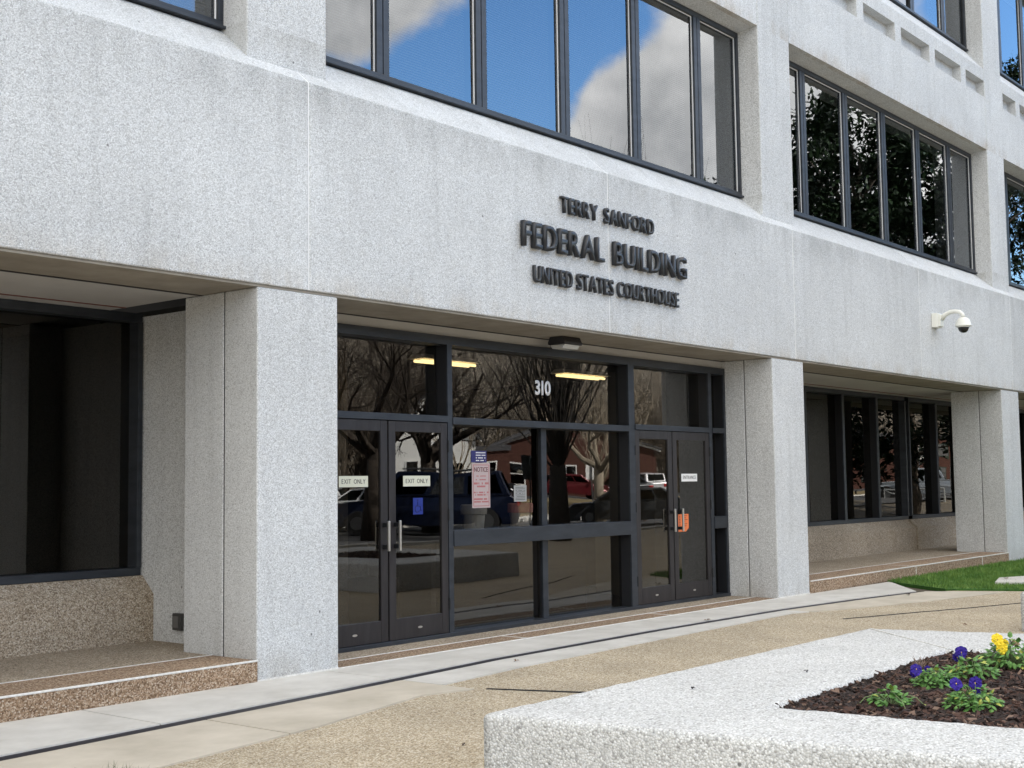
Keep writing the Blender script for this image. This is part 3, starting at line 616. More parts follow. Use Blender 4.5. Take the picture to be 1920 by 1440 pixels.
# outlet
o = empty('wall_outlet', (7.235, 1.5, .37)); tag(o, 'dark weatherproof outlet box low on the wall beside the left pillar', 'outlet')
MB().box(-.035, .011, -.06, .06, -.075, .075).build('outlet_box', mat('dark_grey_box', (.05, .05, .05), .5), o, bevel=.008); MB().box(-.042, -.0355, -.035, .035, -.05, .05).build('outlet_cover', mat('grey_cover', (.12, .12, .12), .4), o, bevel=.004)

# ------------------------------------------------------------------ soffit lamp
o = empty('soffit_light', (11.70, .50, 3.19)); tag(o, 'dark angular security light hanging under the soffit over the entrance', 'light fixture')
MB().prism([(-.09, 0), (.09, 0), (.12, -.06), (.12, -.09), (-.12, -.09), (-.12, -.06)], -.165, .165, axis='x').build('lamp_housing', mat('dark_housing', (.018, .018, .022), .45), o, bevel=.008)
MB().prism([(-.105, -.091), (.105, -.091), (.07, -.135), (-.07, -.135)], -.145, .145, axis='x').build('lamp_lens', mat('frosted_lens', (.50, .51, .50), .35), o, bevel=.006)

# ------------------------------------------------------------------ fluorescent fittings
for k, (x0, x1, yy, lab) in enumerate(((10.45, 11.42, 1.62, 'lit fluorescent tube fitting inside the lobby, left of the 310 numerals'), (13.15, 14.12, 1.70, 'lit fluorescent tube fitting inside the lobby, right of the 310 numerals'))):
    o = empty('fluorescent_light', ((x0+x1)/2, yy, 2.95)); tag(o, lab, 'ceiling light', 'lobby ceiling lights'); h = (x1-x0)/2
    MB().prism([(-.06, .05), (.06, .05), (.13, -.0), (-.13, -.0)], -h, h, axis='x').build('fitting_body', WHITEP, o)
    b = MB(); b.tube([(-h+.03, -.05, -.025), (h-.03, -.05, -.025)], .016, 8); b.tube([(-h+.03, .05, -.025), (h-.03, .05, -.025)], .016, 8)
    b.build('lamp_tube', emis('warm_tube', (1, .80, .40), .85), o)
    MB().box(-.01, .01, -.01, .01, .05, .15).build('hanger', BLK, o)

# ------------------------------------------------------------------ bins behind the window
MB().box(10.3, 13.1, 1.28, 1.76, .013, .915).build('added_dark_stand', mat('dark_stand_black', (.012, .012, .013), .5), bld, bevel=.01)  # stand under the bins, added to darken the lower panes
for x, lab, c in ((11.28, 'grey tapered litter bin standing on an added dark stand inside the wide window, below the notice', (.66, .70, .70)), (12.12, 'greyish red topped litter bin on an added dark stand inside the wide window, below the grey sheet', (.66, .66, .65))):
    o = empty('litter_bin', (x, 1.52, .916)); tag(o, lab, 'bin', 'bins inside the window')
    MB().lathe([(.10, 0), (.13, .30)], (0, 0, 0), 24).build('bin_body', mat('bin_plastic', c, .5), o, smooth=False)
    MB().lathe([(.138, .301), (.15, .305), (.155, .40), (.14, .415), (.12, .415)], (0, 0, 0), 24).build('bin_rim', mat('bin_rim_plastic', c if x < 12 else (.75, .36, .34), .5), o)

# ------------------------------------------------------------------ dome camera
o = empty('security_camera', (21.36, 0, 4.19)); tag(o, 'white dome security camera on a curved arm high on the wall', 'security camera')
CW = mat('camera_white', (.78, .79, .74), .35)
mbx = MB(); mbx.box(-.12, .12, -.10, -.001, -.12, .12); mbx.build('mounting_box', CW, o, bevel=.008)
mbx = MB(); mbx.box(-.075, .075, -.135, -.1005, -.10, .10)
for zz in (-.075, .075): mbx.tube([(-.05, -.136, zz), (-.05, -.14, zz)], .008, 8)
mbx.build('wall_flange', CW, o, bevel=.01)
arc = [Vector((0, -.13, .02)), Vector((.0, -.19, .09)), Vector((.0, -.27, .125)), Vector((.0, -.36, .13)), Vector((.0, -.44, .11)), Vector((.0, -.48, .07)), Vector((.0, -.49, .02))]
MB().tube(arc, [.045, .038, .036, .036, .036, .036, .04], 14).build('curved_arm', CW, o, smooth=True)
MB().lathe([(.03, .02), (.06, .012), (.10, -.02), (.122, -.07), (.126, -.11), (.132, -.115), (.132, -.132), (.112, -.137)], (0, -.49, 0), 28).build('dome_housing', CW, o, smooth=True)
MB().lathe([(.110, -.138), (.107, -.15), (.09, -.147)], (0, -.49, 0), 28).build('dome_ring', CW, o, smooth=True)
MB().lathe([(.088, -.151), (.085, -.17), (.072, -.205), (.046, -.23), (.018, -.24)], (0, -.49, 0), 28).build('dark_dome', mat('smoked_dome', (.01, .01, .012), .1), o, smooth=True)

# ------------------------------------------------------------------ planter
ZP = .40
outer = [(5.10, -3.89), (9.69, -3.89), (10.75, -7.9), (5.70, -7.9)]
inner = [(6.10, -4.98), (8.80, -4.86), (9.65, -7.1), (6.33, -7.1)]
def rough_planter(name, outer, inner, zt, label, cat='planter', zin=.30, res=.05):
    """ring wall with rounded arrises, subdivided and nudged so the pebbles break the outline"""
    n = 4
    def inset(poly, d):
        r = []
        for i in range(n):
            p0, p1, p2 = Vector(poly[i-1]), Vector(poly[i]), Vector(poly[(i+1) % n])
            a = (p1-p0).normalized(); b_ = (p2-p1).normalized(); na = Vector((-a.y, a.x)); nb = Vector((-b_.y, b_.x))
            c = Vector((sum(q[0] for q in poly)/n, sum(q[1] for q in poly)/n))
            if na.dot(c-p1) < 0: na, nb = -na, -nb
            bis = (na+nb); bis = bis/bis.dot(na)
            r.append(tuple(p1+bis*d))
        return r
    rings = []
    for k in range(6): rings.append((outer, zt-.034-(zt-.034)*(1-k/5)))
    for d, z in ((.003, zt-.022), (.009, zt-.010), (.020, zt-.002), (.034, zt)): rings.append((inset(outer, d), z))
    for t in (.2, .4, .6, .8): rings.append(([tuple(Vector(inset(outer, .034)[i])*(1-t)+Vector(inset(inner, -.03)[i])*t) for i in range(n)], zt))
    rings += [(inset(inner, -.03), zt), (inset(inner, -.010), zt-.008), (inner, zt-.03), (inner, zin-.05)]
    q = MB(); per = []
    SUB = 90
    for poly, z in rings:
        row = []
        for i in range(n):
            a, b_ = Vector(poly[i]), Vector(poly[(i+1) % n])
            for s_ in range(SUB):
                p = a.lerp(b_, s_/SUB); row.append((p.x, p.y, z))
        per.append(row)
    # round the plan corners a little
    K = n*SUB
    def jit(p):
        v = Vector(p); d = noise.noise_vector(v*26)*.0035+noise.noise_vector(v*9)*.003
        return (v+d)[:] if v.z > .02 else p
    vs = [jit(p) for row in per for p in row]
    q.add(vs, [(r*K+k, r*K+(k+1) % K, (r+1)*K+(k+1) % K, (r+1)*K+k) for r in range(len(per)-1) for k in range(K)])
    return q.build(name, PEB, smooth=True)
pl = rough_planter('planter', outer, inner, ZP, '')
tag(pl, 'low white pebble concrete planter with wide rim in the foreground', 'planter')
cj = MB(); a, b = Vector((9.665, -3.93)), Vector((8.82, -4.85)); d = (b-a).normalized(); nrm = Vector((-d.y, d.x))*.006
cj.prism([tuple(a+nrm), tuple(b+nrm), tuple(b-nrm), tuple(a-nrm)], ZP-.01, ZP+.0055, axis='z'); cj.build('mitre_joint', MORT, pl)
p2 = rough_planter('planter', [(13.64, -3.77), (17.5, -4.1), (17.5, -8.0), (13.9, -8.0)], [(14.7, -4.9), (16.6, -4.9), (16.6, -7.1), (14.8, -7.1)], .40, '')
tag(p2, 'second white planter cut off by the right edge of the photo', 'planter')
def mulch(inner, z, n, seed, owner_label):
    q = MB(); q.prism([(p[0], p[1]) for p in inner], z-.15, z, axis='z')
    o = q.build('planter_soil', SOIL); tag(o, owner_label+' soil bed', 'soil', kind='stuff')
    rnd = random.Random(seed); c = MB(); xs_ = [p[0] for p in inner]; ys_ = [p[1] for p in inner]; k = 0
    while k < n:
        x, y = rnd.uniform(min(xs_), max(xs_)), rnd.uniform(min(ys_), max(ys_))
        if not inside((x, y), inner): continue
        hz = z+.012*noise.noise(Vector((x*5, y*5, 0)))+rnd.uniform(0, .016)
        l_, w_, t_ = rnd.uniform(.012, .045), rnd.uniform(.005, .014), rnd.uniform(.002, .006)
        M_ = Matrix.Translation((x, y, hz)) @ Matrix.Rotation(rnd.uniform(0, 6.28), 4, 'Z') @ Matrix.Rotation(rnd.gauss(0, .35), 4, 'X') @ Matrix.Rotation(rnd.gauss(0, .3), 4, 'Y')
        vs = [M_ @ Vector((sx*l_*(1 if sy*sz > 0 else .8), sy*w_, sz*t_)) for sx in (-1, 1) for sy in (-1, 1) for sz in (-1, 1)]
        c.add(vs, [(0, 1, 3, 2), (4, 6, 7, 5), (0, 4, 5, 1), (2, 3, 7, 6), (0, 2, 6, 4), (1, 5, 7, 3)], 0 if rnd.random() < .62 else (1 if rnd.random() < .8 else 2)); k += 1
    o = c.build('bark_mulch', [mat('bark_dark', (.022, .013, .010), .9), mat('bark_brown', (.065, .032, .022), .9), mat('bark_pale', (.17, .11, .08), .9)])
    tag(o, owner_label+' dark bark mulch', 'mulch', kind='stuff')
mulch(inner, .365, 15000, 2, 'foreground planter')
mulch([(14.7, -4.9), (16.6, -4.9), (16.6, -7.1), (14.8, -7.1)], .365, 1500, 4, 'right planter')

# pansies
LEAF = mottled('pansy_leaf', (.05, .14, .03), (.13, .27, .06), 40, bump=0, rough=.5)
LEAFY = mat('pansy_leaf_yellow', (.32, .36, .06), .5); STEM = mat('pansy_stem', (.16, .22, .09), .6)
PUR = mottled('purple_petal', (.012, .005, .12), (.04, .014, .30), 90, bump=0, rough=.6); YEL = mat('yellow_petal', (.85, .62, .02), .6); EYE = mat('flower_eye', (.9, .55, .02), .6); DRY = mat('dry_petal', (.30, .20, .12), .8)
def leafpts(c, ang, tilt, L_, W_):
    M_ = Matrix.Translation(c) @ Matrix.Rotation(ang, 4, 'Z') @ Matrix.Rotation(tilt, 4, 'Y')
    return [M_ @ Vector(p) for p in ((0, 0, 0), (L_*.3, W_*.5, -.003), (L_*.7, W_*.42, -.004), (L_, 0, -.008), (L_*.7, -W_*.42, -.004), (L_*.3, -W_*.5, -.003), (L_*.5, 0, .004))]
LF = [(0, 1, 6), (1, 2, 6), (2, 3, 6), (3, 4, 6), (4, 5, 6), (5, 0, 6)]
def pansy(x, y, rad, hgt, nleaf, flowers, label, seed, droop=False):
    rad *= 1.12; hgt *= 1.35; nleaf = int(nleaf*1.25); rnd = random.Random(seed); root = empty('pansy_plant', (x, y, .368)); tag(root, label, 'flower', 'pansies in the planter')
    st = MB(); lf = MB()
    for k in range(nleaf):
        a = rnd.uniform(0, 6.28); r = rad*math.sqrt(rnd.random()); h = hgt*(1-.7*(r/rad)**1.5)*rnd.uniform(.45, 1.05)+.004
        p = Vector((r*math.cos(a), r*math.sin(a), h))
        if k % 3 == 0: st.tube([(0, 0, 0), (p.x*.5, p.y*.5, h*.7), p], .0022, 4, mi=0)
        lf.add(leafpts(p, a+rnd.gauss(0, .7), rnd.gauss(.15, .5), rnd.uniform(.030, .058), rnd.uniform(.020, .034)), LF, 1 if rnd.random() < .07 else 0)
    if droop:
        for a in (.3, 2.2, 4.0, 5.2):
            st.tube([(0, 0, .01), (.06*math.cos(a), .06*math.sin(a), .07), (.13*math.cos(a), .13*math.sin(a), .05), (.16*math.cos(a), .16*math.sin(a), .02)], .0025, 4)
            lf.add(leafpts(Vector((.16*math.cos(a), .16*math.sin(a), .02)), a, .5, .04, .022), LF, 1)
    st.build('stems', STEM, root); lf.build('leaves', [LEAF, LEAFY], root)
    toc = Vector((-x, -8.26-y, 1.15)).normalized()
    for fx, fy, fz, c, s_ in flowers:
        ms = {'p': PUR, 'y': YEL, 'd': DRY}[c]; fx *= 1.0; fz *= .80; s_ *= .88; fl = MB(); fl.tube([(fx*.3, fy*.3, 0), (fx*.8, fy*.8, fz*.6), (fx, fy, fz)], .0022, 4, mi=2)
        f = (toc+Vector((rnd.gauss(0, .35), rnd.gauss(0, .35), rnd.gauss(0, .2)))).normalized(); u_ = f.cross(Vector((0, 0, 1))).normalized(); v_ = u_.cross(f)
        c0 = Vector((fx, fy, fz))
        for ang, sz_ in ((90, 1), (35, 1), (145, 1), (-20, .95), (200, .95), (-90, 1.15)):
            aa = R_(ang); pc = c0+(u_*math.cos(aa)+v_*math.sin(aa))*.016*s_-f*rnd.uniform(0, .004); rr = .0165*s_*sz_*rnd.uniform(.85, 1.1)
            ring = [pc+(u_*math.cos(t)+v_*math.sin(t))*rr+f*(.0045*math.sin(4*t+ang)) for t in [R_(40*k) for k in range(9)]]
            fl.add([pc+f*.002]+ring, [(0, 1+k, 1+(k+1) % 9) for k in range(9)], 0)
        fl.add([c0+f*.006+(u_*math.cos(t)+v_*math.sin(t))*.0028 for t in [R_(60*k) for k in range(6)]], [tuple(range(6))], 1)
        fl.build('flower', [ms, EYE, STEM], root)
pansy(6.60, -5.40, .085, .08, 70, [], 'leggy green pansy with no flowers, leftmost in the mulch', 1, droop=True)
pansy(7.30, -5.36, .10, .09, 110, [(-.13, .05, .15, 'p', 1.25), (-.11, .075, .12, 'p', .9), (.03, .05, .13, 'p', .7)], 'pansy with a purple bloom on its left side, second from the left in the mulch', 2)
pansy(6.74, -5.78, .12, .10, 150, [(-.06, .06, .17, 'p', 1.2), (.02, -.01, .17, 'p', 1.25), (.055, .0, .11, 'p', .9)], 'bushy pansy with two purple blooms, nearest the front rim', 3)
pansy(7.78, -5.40, .12, .09, 120, [(.0, .06, .19, 'p', 1.35), (.01, .09, .15, 'p', 1.0)], 'pansy with one tall purple bloom, behind the other purple ones', 4)
pansy(8.27, -5.47, .15, .15, 200, [(-.07, .06, .24, 'y', 1.35), (-.11, .02, .18, 'y', 1.3), (-.03, .03, .21, 'y', .9), (.08, .0, .2, 'd', .9)], 'pansy with yellow blooms at the right edge of the photo', 5)
# dry grass tuft in planter corner
q = MB(); rnd = random.Random(9)
for k in range(26):
    a = rnd.uniform(0, 6.28); q.tube([(8.0+rnd.gauss(0, .05), -4.98+rnd.gauss(0, .02), .36), (8.0+.08*math.cos(a), -5.0+.05*math.sin(a), .40+rnd.uniform(0, .05))], [.003, .001], 4)
o = q.build('dry_stems', mat('dry_stem', (.25, .18, .14), .9)); tag(o, 'tuft of dry brown stems in the far corner of the mulch', 'dead plant')
# leaf litter
def litter(x, y, z, s_, label, c=(.16, .09, .05)):
    rnd = random.Random(int(x*100)); q = MB()
    for k in range(4): q.add(leafpts(Vector((0, 0, .006)), rnd.uniform(0, 6.28), rnd.uniform(-.5, .1), s_, s_*.5), LF)
    o = q.build('dead_leaf', mat('dead_leaf_brown', c, .8)); o.location = (x, y, z); tag(o, label, 'dead leaf', 'scattered dead leaves')
litter(12.77, -.61, .012, .05, 'brown dead leaf beside the drain slot in front of the rightmost doors'); litter(16.95, -1.22, .012, .06, 'dead leaf at the far end of the drain slot near the lawn', (.10, .07, .05))
litter(13.9, -3.1, 0, .04, 'small brown leaf alone on the tan paving toward the right edge'); litter(19.54, -1.62, .075, .06, 'reddish dead leaf on the slab in the lawn')
litter(8.98, -.95, .012, .03, 'tiny brown leaf on the smooth concrete in front of the wide window')
litter(6.33, -4.36, .405, .022, 'small dark chip lying on the wide planter rim, nearest the front', (.02, .015, .012)); litter(7.28, -4.58, .405, .018, 'tiny dark chip farther back on the planter rim', (.03, .03, .03))
litter(5.97, -2.99, 0, .02, 'tiny dark leaf scrap on the paving left of the planter', (.05, .03, .02))
# a grass tuft at the lower left
q = MB(); rnd = random.Random(12)
for k in range(240):
    x = rnd.uniform(3.95, 4.35); y = -2.05+rnd.gauss(0, .10)+(x-4.1)*.1; q.add([(x-.002, y, .0), (x+.002, y, 0), (x+rnd.gauss(0, .03), y+rnd.gauss(0, .03), rnd.uniform(.02, .06))], [(0, 1, 2)])
o = q.build('grass_tuft', mat('olive_grass', (.07, .08, .03), .8)); tag(o, 'patch of low olive grass at the lower left corner of the photo', 'grass', kind='stuff')

# ------------------------------------------------------------------ trees
BARK = mottled('grey_bark', (.07, .055, .042), (.15, .125, .10), 8, bump=.6, bscale=40, rough=.95)
BARKP = mottled('pale_bark', (.20, .17, .13), (.34, .29, .22), 8, bump=.5, bscale=40, rough=.95)
TWIG = mottled('twig_brown', (.10, .088, .074), (.28, .25, .21), 1.5, bump=0, rough=.9)
def branch(q, p, d, L_, r, lev, rnd, spread, nk, up=.12, mi=0, wob=.16):
    seg = 5 if lev > 1 else 3; pts = [p]; rs = [r]; dd = d.copy()
    for k in range(seg):
        dd = (dd+Vector((rnd.gauss(0, wob), rnd.gauss(0, wob), rnd.gauss(0, wob)+up))).normalized(); p = p+dd*(L_/seg); pts.append(p); rs.append(max(r*(1-.75*(k+1)/seg), .004))
    q.tube(pts, rs, 7 if lev > 2 else (5 if lev > 1 else 3), cap=False, mi=mi)
    if lev == 0: return
    for k in range(nk[lev-1]):
        t = rnd.uniform(.3, 1.0); i = min(int(t*seg), seg-1); bp_ = pts[i].lerp(pts[i+1], t*seg-i); dr = (pts[i+1]-pts[i]).normalized()
        ax_ = dr.orthogonal().normalized(); ax_ = Matrix.Rotation(rnd.uniform(0, 6.28), 3, dr) @ ax_
        nd_ = (Matrix.Rotation(rnd.uniform(.45, 1.15)*spread, 3, ax_) @ dr)
        branch(q, bp_, nd_, L_*rnd.uniform(.45, .72), rs[i]*.55, lev-1, rnd, spread, nk, up, mi, wob)
def bare_tree(x, y, h, label, seed, trunk_h, tr, limbs, lean=(0, 0), spread=1.0, nk=(5, 5, 4), m_=BARK, fan=.6, lr=.55):
    rnd = random.Random(seed); z = gz(x, y); root = empty('bare_tree', (x, y, z)); tag(root, label, 'tree')
    t = MB(); t.tube([(0, 0, -.1), (lean[0]*.4, lean[1]*.4, trunk_h*.45), (lean[0], lean[1], trunk_h)], [tr*1.35, tr, tr*.9], 12); t.build('trunk', m_, root, smooth=True)
    c = MB()
    for k in range(limbs):
        a = 6.28*k/limbs+rnd.gauss(0, .25); d = Vector((math.cos(a)*fan, math.sin(a)*fan, 1)).normalized()
        branch(c, Vector((lean[0], lean[1], trunk_h-rnd.uniform(0, .3)*trunk_h*.5)), d, (h-trunk_h)*rnd.uniform(.6, .9), tr*lr, len(nk), rnd, spread, nk)
    c.build('crown', m_, root)
BARKD = mottled('dark_wet_bark', (.028, .022, .018), (.07, .056, .045), 8, bump=.4, bscale=40, rough=.95)
bare_tree(32.2, -20.0, 7.4, 'spreading bare tree reflected in the glass over the left doors', 11, 2.6, .24, 9, spread=1.0, nk=(8, 7, 5), m_=BARKD, fan=1.3, lr=.6)
bare_tree(26.0, -16.5, 7.2, 'bare street tree reflected at the far left of the entrance', 18, 2.6, .24, 7, spread=1.0, nk=(8, 7, 5), m_=BARKD, fan=1.2, lr=.6)
bare_tree(29.0, -12.0, 8.6, 'dense vase shaped bare tree reflected in the middle of the entrance glass', 12, 2.1, .24, 56, spread=.2, nk=(5, 4), m_=mottled('dark_bark', (.02, .018, .017), (.05, .045, .04), 8, bump=.4, bscale=40, rough=.95), fan=.36, lr=.14)
bare_tree(42.3, -20.0, 7.0, 'small pale bare tree reflected by the right doors', 13, 2.3, .2, 6, spread=.95, nk=(7, 6, 4), m_=BARKP, fan=1.1)
bare_tree(60.5, -33.0, 6.0, 'pale shrub like bare tree reflected behind the parked cars', 14, .6, .10, 12, spread=.5, nk=(5, 4), m_=BARKP, fan=.5)
bare_tree(52.5, -37.0, 6.0, 'thin pale bare tree reflected beside the white house', 16, .8, .10, 9, spread=.5, nk=(5, 4), m_=BARKP, fan=.5)
# distant wood: one mass
q = MB(); rnd = random.Random(21)
for k in range(260):
    x = 15+rnd.random()*190; y = -58-rnd.random()**1.5*60; h = rnd.uniform(8, 15); z = gz(x, y)
    q.tube([(x, y, z), (x+rnd.gauss(0, .4), y, z+h*.5)], [.28, .16], 5, cap=False)
    for j in range(9):
        a = rnd.uniform(0, 6.28); s_ = rnd.uniform(.2, .9)
        branch(q, Vector((x, y, z+h*rnd.uniform(.08, .5))), Vector((math.cos(a)*s_, math.sin(a)*s_, 1)).normalized(), h*.5, .12, 2, rnd, .8, (8, 6), wob=.18, mi=rnd.choice((0, 0, 1)))
o = q.build('bare_woods', [TWIG, mat('pale_twig', (.5, .45, .38), .9)]); tag(o, 'mass of bare brown winter woods reflected in the entrance glass', 'woods', kind='stuff')
q = MB(); rnd = random.Random(23)
for k in range(70):
    x = 34+rnd.random()*75; y = -50-rnd.random()*9; h = rnd.uniform(5, 10); z = gz(x, y)
    q.tube([(x, y, z), (x+rnd.gauss(0, .3), y, z+h*.45)], [.18, .11], 5, cap=False)
    for j in range(7):
        a = rnd.uniform(0, 6.28); s_ = rnd.uniform(.2, .9)
        branch(q, Vector((x, y, z+h*rnd.uniform(.15, .45))), Vector((math.cos(a)*s_, math.sin(a)*s_, 1)).normalized(), h*.5, .07, 2, rnd, .8, (6, 5), wob=.18)
o = q.build('bare_woods', mottled('dark_twig', (.035, .026, .02), (.10, .08, .058), 2, bump=0, rough=.9)); tag(o, 'darker bare trees and brush reflected between the houses', 'woods', kind='stuff')
# evergreen magnolias in front of the right hand windows
MAG = mottled('magnolia_leaf', (.006, .014, .005), (.014, .03, .009), 5, bump=0, rough=.5, spec=.15)
def magnolia(x, y, h, rad, label, seed, nl=15000, nc=150, lean=0):
    rnd = random.Random(seed); root = empty('magnolia_tree', (x, y, gz(x, y))); tag(root, label, 'tree', None)
    t = MB(); t.tube([(-lean, 0, -.1), (-lean*.45, 0, h*.22), (.1, 0, h*.45), (0, 0, h*.85)], [.30, .24, .2, .06], 10)
    cl = []
    for k in range(nc):
        u_ = rnd.uniform(.14, .98); z = h*u_; rr = rad*(1-((u_-.42)/.62)**2)**.5 if abs((u_-.42)/.62) < 1 else .3
        a = rnd.uniform(0, 6.28); r = rr*rnd.uniform(.3, 1.0); c = Vector((r*math.cos(a), r*math.sin(a), z)); cl.append((c, rnd.uniform(.5, 1.15)))
        if k % 3 == 0: t.tube([(0, 0, z*.8), c*.5+Vector((0, 0, z*.42)), c], [.06, .035, .012], 5, cap=False)
    t.build('trunk', BARK, root)
    lf = MB()
    for k in range(nl):
        c, cr_ = cl[rnd.randrange(len(cl))]; v = Vector((rnd.gauss(0, 1), rnd.gauss(0, 1), rnd.gauss(0, .75))).normalized()*rnd.uniform(.2, 1.1)*cr_
        L_, W_ = rnd.uniform(.20, .33), rnd.uniform(.042, .068)
        M_ = Matrix.Translation(c+v) @ Matrix.Rotation(rnd.uniform(0, 6.28), 4, 'Z') @ Matrix.Rotation(rnd.gauss(-.1, .7), 4, 'Y') @ Matrix.Rotation(rnd.gauss(0, .6), 4, 'X')
        lf.add([M_ @ Vector(p) for p in ((0, 0, 0), (L_*.4, W_, 0), (L_, 0, -.01), (L_*.4, -W_, 0))], [(0, 1, 2, 3)])
    lf.build('crown', MAG, root)
magnolia(38.7, -8.0, 13.8, 6.3, 'dark leafy magnolia reflected in the right upper window', 31, 52000, 170, lean=3.4)
magnolia(58.0, -11.0, 20, 6.5, 'tall dark magnolia reflected in the windows at the right edge', 32, 36000, 150)
magnolia(16.0, -17.0, 11, 4.6, 'added dark evergreen tree that darkens the reflection in the left ground floor window', 33, 14000, 90)  # unseen tree, added to darken what the left low window mirrors

# ------------------------------------------------------------------ vehicles (all seen in the glass)
TYRE = mat('tyre_rubber', (.015, .015, .016), .85); ALLOY = mat('alloy_wheel', (.22, .225, .23), .3, .8); CARG = glass('car_glass', .18, (.06, .07, .07)); LAMP = mat('headlamp_glass', (.75, .76, .76), .15); REDL = mat('tail_lamp_red', (.35, .01, .01), .2); CHR = mat('chrome', (.7, .7, .7), .15, 1)
def car(kind, x, y, rz, color, label, cat, z=None):
    P_ = {'suv': dict(L=6.1, W=2.08, H=1.98, bt=1.2, hood=1.17, roof=[(-2.85, 1.20), (-2.5, 1.94), (.95, 1.98), (1.7, 1.22)], wr=.42, base=.32),
          'sedan': dict(L=4.7, W=1.82, H=1.45, bt=.93, hood=.88, roof=[(-1.75, .95), (-1.0, 1.40), (.45, 1.45), (1.25, .93)], wr=.33, base=.22),
          'hatch': dict(L=4.5, W=1.84, H=1.62, bt=1.0, hood=.98, roof=[(-2.05, 1.02), (-1.75, 1.55), (.35, 1.62), (1.15, 1.0)], wr=.35, base=.24),
          'pickup': dict(L=5.8, W=1.98, H=1.85, bt=1.15, hood=1.12, roof=[(-1.15, 1.15), (-.85, 1.80), (.75, 1.85), (1.45, 1.15)], wr=.41, base=.38)}[kind]
    z = gz(x, y)+.02 if z is None else z; root = empty('parked_car' if kind != 'pickup' else 'pickup_truck', (x, y, z), rz); tag(root, label, cat)
    paint = mat('car_paint', color, .22, .3); L_ = P_['L']/2; Wd = P_['W']/2; bt = P_['bt']; hd = P_['hood']; ba = P_['base']
    prof = [(-L_+.05, ba), (-L_, ba+.25), (-L_+.06, bt-.08), (-L_+.25, bt), (P_['roof'][3][0]-.15, bt), (P_['roof'][3][0]+.1, hd+.02), (L_-.25, hd-.08), (L_-.04, hd-.25), (L_, ba+.22), (L_-.08, ba)]
    # wheel arches cut into the lower line
    wx = (-L_+.95, L_-.92); arch = []
    for c in reversed(wx):
        arch += [(c+(P_['wr']+.07)*math.cos(a), ba+(P_['wr']+.07)*math.sin(a)*.95+.0) for a in [R_(18*k) for k in range(11)]]
    full = prof+[(p[0], p[1]) for p in arch]
    b = MB(); nf = len(full)
    ins = lambda p: 1-.10*max(0, (p[1]-.75))/.5
    vs = [(p[0], Wd*s_*ins(p)*(.93 if abs(p[0]) > L_-.12 else 1), p[1]) for s_ in (-1, 1) for p in full]
    b.add(vs, [tuple(range(nf)), tuple(range(2*nf-1, nf-1, -1))]+[(i, i+nf, (i+1) % nf+nf, (i+1) % nf) for i in range(nf)])
    if kind == 'pickup': pass
    b.build('body', paint, root, bevel=.03)
    r = P_['roof']; g = MB(); top_in = .78; yb = Wd*.90; yt = Wd*top_in
    vs = [(r[0][0], -yb, r[0][1]-.01), (r[1][0], -yt, r[1][1]), (r[2][0], -yt, r[2][1]), (r[3][0], -yb, r[3][1]-.01)]; vs += [(v[0], -v[1], v[2]) for v in vs]
    g.add(vs, [(0, 1, 2, 3), (7, 6, 5, 4), (0, 4, 5, 1), (1, 5, 6, 2), (2, 6, 7, 3), (3, 7, 4, 0)]); g.build('cabin', paint, root, bevel=.04)
    # windows slightly proud of the cabin
    gw = MB()
    for s_ in (-1, 1):
        def S(t, h):       # t 0..1 rear to front at height fraction h
            xb = r[0][0]+(r[3][0]-r[0][0])*t; xt = r[1][0]+(r[2][0]-r[1][0])*t; return Vector((xb+(xt-xb)*h, s_*((yb+(yt-yb)*h)+.012), (r[0][1])*(1-h)+r[1][1]*h))
        for t0, t1 in ((.05, .30), (.335, .60), (.635, .95)) if kind != 'pickup' else ((.08, .48), (.52, .94)):
            gw.add([S(t0, .12), S(t0, .86), S(t1, .86), S(t1, .12)], [(0, 1, 2, 3)])
    for e0, e1 in ((3, 2), (0, 1)):
        a0, a1 = r[e0], r[e1]; sg = 1 if e0 == 3 else -1
        def T(h, s_): return Vector((a0[0]+(a1[0]-a0[0])*h+sg*.012, s_*(yb+(yt-yb)*h)*.86, a0[1]+(a1[1]-a0[1])*h+.012))
        gw.add([T(.1, -1), T(.9, -1), T(.9, 1), T(.1, 1)], [(0, 1, 2, 3)])
    gw.build('windows', CARG, root)
    for c in wx:
        for s_ in (-1, 1):
            t = MB(); t.tube([(c, s_*(Wd-.22), P_['wr']), (c, s_*(Wd+.0), P_['wr'])], P_['wr'], 20); w = t.build('wheel', TYRE, root, bevel=.02)
            t = MB(); t.tube([(c, s_*(Wd+.001), P_['wr']), (c, s_*(Wd+.015), P_['wr'])], P_['wr']*.55, 14); t.build('rim', ALLOY, w)
    for s_ in (-1, 1):
        MB().box(L_-.10, L_+.012, s_*Wd*.60-.17, s_*Wd*.60+.17, hd-.36, hd-.20).build('headlight', LAMP, root, bevel=.02)
        MB().box(-L_-.012, -L_+.1, s_*Wd*.74-.12, s_*Wd*.74+.12, bt-.35, bt-.12).build('tail_light', REDL, root, bevel=.02)
        MB().box(r[3][0]-.35, r[3][0]-.2, s_*(Wd+.10)-.09, s_*(Wd+.10)+.09, bt+.02, bt+.18).build('wing_mirror', paint, root, bevel=.03)
    gm = MB()
    for k in range(4): gm.box(L_-.02, L_+.018, -Wd*.42, Wd*.42, hd-.50+.085*k, hd-.455+.085*k)
    gm.build('grille', CHR, root)
    MB().box(L_-.06, L_+.05, -Wd*.86, Wd*.86, ba+.02, ba+.20).build('bumper', paint if kind != 'pickup' else CHR, root, bevel=.03)
    if kind == 'pickup':
        bd = MB(); bd.box(-L_+.12, -1.2, -Wd*.80, Wd*.80, bt+.002, bt+.01); bd.build('truck_bed', TYRE, root)
